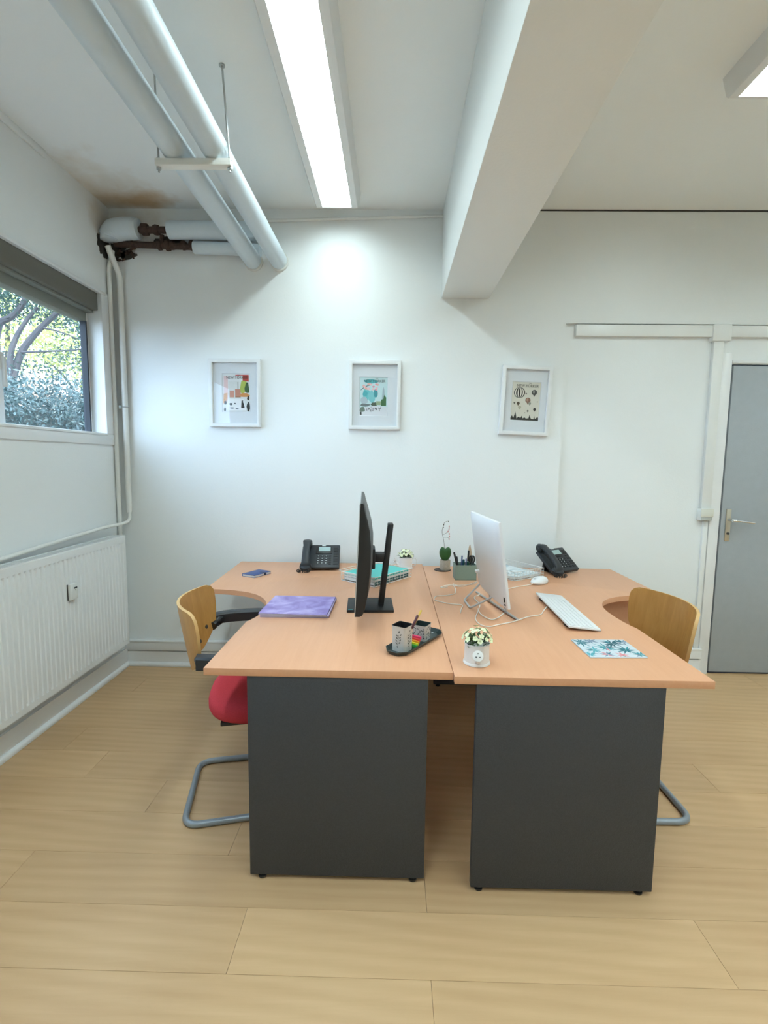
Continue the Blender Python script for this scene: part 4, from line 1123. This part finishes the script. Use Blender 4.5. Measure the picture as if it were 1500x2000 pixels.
MB().prism([(-.009, 0), (.009, 0), (.0145, .10), (.013, .14), (.004, .185), (.001, .19), (-.004, .180), (-.012, .13), (-.0135, .09)], -.0015, .0015, RX(PI / 2)).build('blade', mat('pale_wood', (.52, .40, .29), .6), rl)

# green tray with two tins, front of the left desk
ta = math.radians(55.5)
ty = thing('pen_tray', 'dark green eight-sided tray with two tins at the front of the left desk', 'tray', (.090, 1.743, ZD), ta)
def octo(a, b_, c): return [(-a, -b_ + c), (-a + c * 1.2, -b_), (a - c * 1.2, -b_), (a, -b_ + c), (a, b_ - c), (a - c * 1.2, b_), (-a + c * 1.2, b_), (-a, b_ - c)]
rows = []
for a, b_, c, z in ((.140, .036, .022, 0), (.150, .048, .026, .016), (.148, .046, .026, .017), (.138, .035, .022, .004)):
    rows.append([(x, y, z) for x, y in octo(a, b_, c)])
mb = MB(); mb.grid(rows, closed_u=True, smooth=False); mb.poly(rows[0][::-1]); mb.poly(rows[-1])
mb.build('tray_shell', m_traygreen, ty, sharp=0)
hc = MB()
for sx in (-1, 1): hc.lathe([(.004, 0), (.004, .0006)], 10, T((sx * .128, 0, .0043)))
hc.build('tray_stud', m_silverplastic, ty)
def tin(label, lx, w_, h_, seedn, dense):
    x = .090 + lx * math.cos(ta); y = 1.743 + lx * math.sin(ta)
    C = thing('square_tin', label, 'tin', (x, y, ZD + .0042), ta + math.radians(-88 if not dense else -83), group='tins on the green tray')
    def sq(k, c=.009):
        return fillet2([(-k, -k), (k, -k), (k, k), (-k, k)], c)
    rows = [[(x_, y_, z) for x_, y_ in sq(k)] for k, z in ((w_ * .93, 0), (w_ * .95, .003), (w_, h_ - .002), (w_ + .0010, h_), (w_ - .0008, h_), (w_ * .93 - .002, .004))]
    mb = MB(); mb.grid(rows[:4], closed_u=True); mb.poly(rows[0][::-1]); 
    tin_ = mb.build('tin_body', m_cupwhite, C)
    mb = MB(); mb.grid(rows[3:], closed_u=True); mb.poly(rows[-1]); mb.build('tin_lining', m_black if not dense else m_traygreen, C)
    q = random.Random(seedn); p_ = MB()
    for face in range(2):
        Mf = RZ(-PI / 2 * (1 - face)) @ T((w_ * .985 + .0003, 0, 0))     # faces -Y and +X
        spots = []
        if not dense:
            for k in range(4):
                for s_ in (-1, 1): spots.append((s_ * (.0065 + .0012 * (k % 2)) + .001 * k, .030 + k * .0095 + (s_ > 0) * .004, PI / 2 - s_ * .75, .0105, .0022))
            for k in range(6): spots.append((-.001 + .0008 * k, .026 + k * .0065, 1.45, .0085, .0007))
            spots.append((.004, .072, 1.3, .011, .0024)); spots.append((-.002, .018, 2.4, .008, .0028))
        else:
            for k in range(34): spots.append((q.uniform(-w_ * .8, w_ * .8), q.uniform(.006, h_ * .85), q.uniform(0, 6.28), q.uniform(.005, .009), .0016))
        for u, v, a, L_, wd in spots:
            c, s_ = math.cos(a), math.sin(a)
            p_.poly([tuple(Mf @ Vector((.0004 + .02 * max(0, 0), u + lx_ * c - ly_ * s_, v + lx_ * s_ + ly_ * c))) for lx_, ly_ in ((-L_ / 2, 0), (0, wd), (L_ / 2, 0), (0, -wd))])
    p_.build('leaf_print', m_print, tin_, sharp=0, fix=False)
    return C
def fillet2(P, c, n=4):
    out = []
    for i in range(len(P)):
        p = Vector(P[i]); a = (Vector(P[i - 1]) - p).normalized() * c; b_ = (Vector(P[(i + 1) % len(P)]) - p).normalized() * c
        for k in range(n + 1):
            t_ = k / n; out.append(tuple((1 - t_) ** 2 * (p + a) + 2 * t_ * (1 - t_) * p + t_ * t_ * (p + b_)))
    return out
tin('tall cream tin with printed leaves at the near end of the green tray', -.086, .0285, .091, 1, False)
tin('short cream tin with dense leaf print at the far end of the green tray', .047, .0275, .059, 2, True)
bx, by = .090 - .086 * math.cos(ta), 1.743 - .086 * math.sin(ta)
P0 = Vector((bx + .004, by + .008, ZD + .012)); P1 = Vector((bx + .068, by + .040, ZD + .136))
pen('pencil', 'yellow pencil leaning right in the tall cream tin', 'pencil', tuple(P0), tuple(P1), .0036, mat('yellow_pencil', (.75, .52, .10), .45), group='pencils in the tall tin')
P0b = Vector((bx + .002, by - .010, ZD + .012)); P1b = Vector((bx + .052, by + .006, ZD + .124))
pen('pencil', 'pale pencil with dark bands in the tall cream tin', 'pencil', tuple(P0b), tuple(P1b), .0040, mat('pale_pencil', (.62, .48, .40), .5), cap=mat('dark_band', (.10, .03, .04), .5), group='pencils in the tall tin')
sn = thing('sticky_notes', 'rainbow pad of sticky notes standing between the two tins', 'sticky notes', (.096 - .018 * math.cos(ta), 1.743 - .018 * math.sin(ta), ZD + .0045), ta)
for k, c in enumerate(('#3fae4a', '#e8e23a', '#f0a030', '#e24a4a', '#d8406a')):
    o_ = MB().box(.006 * k - .034, .006 * k - .024, -.031, .031, k * .006, k * .006 + .010, mat4=None).build('note_block', pm(c), sn)
cl_ = thing('paper_clips', 'silver paper clips heaped in the short cream tin', 'paper clips', (.090 + .047 * math.cos(ta), 1.743 + .047 * math.sin(ta), ZD + .036), ta, kind='stuff')
q = random.Random(8); mb = MB()
for k in range(26):
    M4 = T((q.uniform(-.018, .018), q.uniform(-.018, .018), q.uniform(-.024, .010))) @ Euler((q.uniform(0, 3), q.uniform(0, 3), q.uniform(0, 6))).to_matrix().to_4x4()
    mb.tube([tuple(M4 @ Vector(p)) for p in ((-.010, -.003, 0), (.010, -.003, 0), (.010, .003, 0), (-.007, .003, 0), (-.007, -.001, 0), (.006, -.001, 0))], .0007, n=4)
mb.build('clips', m_chrome, cl_, sharp=0)['kind'] = 'stuff'

# ------------------------------------------------------------------ outdoors
gr = MB().box(-40, XL - .12, -15, 40, .40, .60).build('ground', mat('soil', (.10, .08, .05), .95)); tag(gr, 'dark soil outside the window', kind='structure')
def foliage(name, M, parent, centres, n, size, seed, flat=.5):
    """leaf blades scattered through crown volumes: every leaf is a small folded quad pair"""
    g = np.random.default_rng(seed)
    cs = np.array([c[:3] for c in centres]); rs = np.array([c[3:6] for c in centres]); vol = rs.prod(1); pick = g.choice(len(cs), n, p=vol / vol.sum())
    u = g.normal(size=(n, 3)); u /= np.linalg.norm(u, axis=1)[:, None]; u *= (g.random(n) ** .45)[:, None]
    c = cs[pick] + u * rs[pick]
    a = g.normal(size=(n, 3)); a /= np.linalg.norm(a, axis=1)[:, None]
    b_ = np.cross(a, g.normal(size=(n, 3))); b_ /= np.linalg.norm(b_, axis=1)[:, None]
    s_ = size * g.uniform(.6, 1.3, n)[:, None]
    nn = np.cross(a, b_)
    v = np.stack([c - a * s_, c + b_ * s_ * .38 + nn * s_ * .12, c + a * s_, c - b_ * s_ * .38 + nn * s_ * .12], 1).reshape(-1, 3)
    i = np.arange(n) * 4
    f = np.stack([np.stack([i, i + 1, i + 2], 1), np.stack([i, i + 2, i + 3], 1)], 1).reshape(-1, 3)
    me = bpy.data.meshes.new(name); me.vertices.add(len(v)); me.vertices.foreach_set('co', v.ravel().astype(np.float32))
    me.loops.add(len(f) * 3); me.loops.foreach_set('vertex_index', f.ravel().astype(np.int32))
    me.polygons.add(len(f)); me.polygons.foreach_set('loop_start', (np.arange(len(f)) * 3).astype(np.int32))
    me.update(); me.validate(); me.materials.append(M)
    o = bpy.data.objects.new(name, me); COL.objects.link(o); o.parent = parent; o['kind'] = 'stuff'
    return o
def leafmat(name, c, tr):
    M = bpy.data.materials.new(name); M.use_nodes = True; nt = M.node_tree; nt.nodes.clear()
    out = nt.nodes.new('ShaderNodeOutputMaterial'); mx = nt.nodes.new('ShaderNodeMixShader'); mx.inputs[0].default_value = tr
    d_ = nt.nodes.new('ShaderNodeBsdfPrincipled'); t_ = nt.nodes.new('ShaderNodeBsdfTranslucent')
    d_.inputs['Roughness'].default_value = .45
    n = nt.nodes.new('ShaderNodeTexNoise'); n.inputs['Scale'].default_value = 6; n.inputs['Detail'].default_value = 3
    tc = nt.nodes.new('ShaderNodeTexCoord'); nt.links.new(tc.outputs['Object'], n.inputs['Vector'])
    m2 = nt.nodes.new('ShaderNodeMix'); m2.data_type = 'RGBA'; m2.inputs[6].default_value = tuple(x * .5 for x in c) + (1,); m2.inputs[7].default_value = tuple(min(1, x * 1.5) for x in c) + (1,)
    nt.links.new(n.outputs['Fac'], m2.inputs[0]); nt.links.new(m2.outputs[2], d_.inputs['Base Color']); nt.links.new(m2.outputs[2], t_.inputs['Color'])
    nt.links.new(d_.outputs[0], mx.inputs[1]); nt.links.new(t_.outputs[0], mx.inputs[2]); nt.links.new(mx.outputs[0], out.inputs[0])
    return M
m_bark = mat('bark', (.075, .07, .075), .9, bump=.6, bscale=30)
lf_hedge = leafmat('hedge_leaf_shaded', (.042, .078, .078), .2)  # shade of the trees on the hedge is put into this dark tone
lf_dark = leafmat('tree_leaf_shaded', (.042, .085, .068), .35)  # backlit shade of the near tree is put into its leaf colour
lf_yel = leafmat('yellow_green_leaf', (.42, .44, .16), .5)
lf_pink = leafmat('russet_leaf', (.55, .42, .33), .5)
hd = thing('hedge', 'dense hedge, its shade put into dark blue-green leaves, filling the lower half of the window', 'hedge', (-4.9, 7.0, .6))
cen = []
q = random.Random(2)
for k in range(26):
    y = -3.4 + k * .27
    cen.append((q.uniform(-.1, .1), y, .55, .55, .55, .75)); cen.append((q.uniform(-.12, .12), y, 1.45 + q.uniform(-.08, .08), .50, .5, .50))
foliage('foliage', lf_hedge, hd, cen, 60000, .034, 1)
MB().box(-.16, .16, -3.4, 3.4, .0, 1.45, bev=.15).build('inner_core', mat('hedge_core', (.012, .020, .018), .95), hd)  # solid near-black block filling the inside of the hedge
mb = MB()
for k in range(12): mb.tube([(0, -3.2 + k * .55, 0), (.05, -3.2 + k * .55, .5)], .02, n=6)
mb.build('stems', m_bark, hd)
def tree(label, loc, branches, crowns, M, n, size, seed, group=None):
    t = thing('tree', label, 'tree', loc, 0, group)
    o = Vector(loc)
    mb = MB()
    for k, (pts, r0, r1) in enumerate(branches):
        P = spline([Vector(p) - o for p in pts], 5); N = len(P)
        rad = [r0 + (r1 - r0) * i / (N - 1) for i in range(N)]
        if k == 0: MB().tube(P, rad, n=10).build('trunk', m_bark, t)
        else: mb.tube(P, rad, n=8)
    if len(branches) > 1: mb.build('branches', m_bark, t)
    else: mb.bm.free()
    foliage('foliage', M, t, [(c[0] - o.x, c[1] - o.y, c[2] - o.z) + tuple(c[3:]) for c in crowns], n, size, seed)
    return t
tree('tree with leaves coloured as in shade and slanting branches standing just behind the hedge', (-7.42, 9.6, .6),
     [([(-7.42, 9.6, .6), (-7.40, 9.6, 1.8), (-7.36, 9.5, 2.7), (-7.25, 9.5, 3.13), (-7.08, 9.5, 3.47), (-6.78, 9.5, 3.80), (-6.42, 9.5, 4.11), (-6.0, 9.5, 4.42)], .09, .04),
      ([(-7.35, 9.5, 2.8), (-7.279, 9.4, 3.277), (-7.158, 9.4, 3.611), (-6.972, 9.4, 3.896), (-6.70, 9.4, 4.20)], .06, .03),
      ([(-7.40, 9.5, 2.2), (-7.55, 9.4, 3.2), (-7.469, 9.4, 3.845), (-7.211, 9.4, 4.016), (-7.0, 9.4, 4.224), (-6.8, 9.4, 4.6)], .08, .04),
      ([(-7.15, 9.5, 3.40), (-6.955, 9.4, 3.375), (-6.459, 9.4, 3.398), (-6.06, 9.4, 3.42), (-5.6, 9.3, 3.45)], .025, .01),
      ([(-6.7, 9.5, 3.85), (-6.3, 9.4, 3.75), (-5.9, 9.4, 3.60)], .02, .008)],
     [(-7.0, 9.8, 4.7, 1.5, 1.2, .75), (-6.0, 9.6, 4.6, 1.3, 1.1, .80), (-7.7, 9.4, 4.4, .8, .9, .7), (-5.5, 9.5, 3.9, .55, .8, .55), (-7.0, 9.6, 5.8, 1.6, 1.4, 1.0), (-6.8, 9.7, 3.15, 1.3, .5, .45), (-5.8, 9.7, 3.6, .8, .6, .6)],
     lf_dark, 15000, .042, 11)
tree('tall yellow-green tree farther behind the hedge', (-12.2, 15.4, .6),
     [([(-12.2, 15.4, .6), (-12.1, 15.4, 2.5), (-12.0, 15.4, 4.5), (-11.8, 15.3, 6.5)], .16, .05), ([(-12.05, 15.4, 3.6), (-11.4, 15.3, 4.6), (-10.8, 15.2, 5.4)], .07, .02)],
     [(-11.9, 15.4, 4.9, 1.7, 1.4, 1.4), (-11.0, 15.6, 6.0, 1.7, 1.4, 1.3), (-12.6, 15.2, 6.6, 1.6, 1.4, 1.4), (-10.6, 15.2, 4.7, .9, .9, .8)],
     lf_yel, 5200, .075, 12, 'trees behind the hedge')
tree('bushy yellow-green tree at the right of the window view', (-9.2, 14.6, .6),
     [([(-9.2, 14.6, .6), (-9.2, 14.6, 2.5), (-9.1, 14.6, 4.5), (-9.0, 14.5, 5.6)], .13, .04), ([(-9.2, 14.6, 3.0), (-9.7, 14.5, 3.8), (-10.2, 14.4, 4.3)], .05, .015)],
     [(-9.3, 14.6, 4.9, 1.2, 1.2, 1.1), (-8.8, 14.8, 3.8, .9, .9, .9), (-9.9, 14.4, 4.2, .7, .8, .6), (-9.0, 14.6, 6.0, 1.3, 1.2, .9)],
     lf_yel, 4200, .070, 13, 'trees behind the hedge')
tree('russet autumn shrub low behind the hedge', (-10.2, 13.6, .6),
     [([(-10.2, 13.6, .6), (-10.2, 13.6, 2.0), (-10.0, 13.6, 3.0)], .06, .02), ([(-10.2, 13.6, 1.8), (-9.6, 13.5, 2.6), (-9.2, 13.5, 3.0)], .04, .015)],
     [(-10.0, 13.6, 3.1, 1.1, .9, .75), (-9.1, 13.5, 2.9, .7, .8, .6), (-10.9, 13.7, 2.8, .8, .8, .6)],
     lf_pink, 3200, .060, 14)
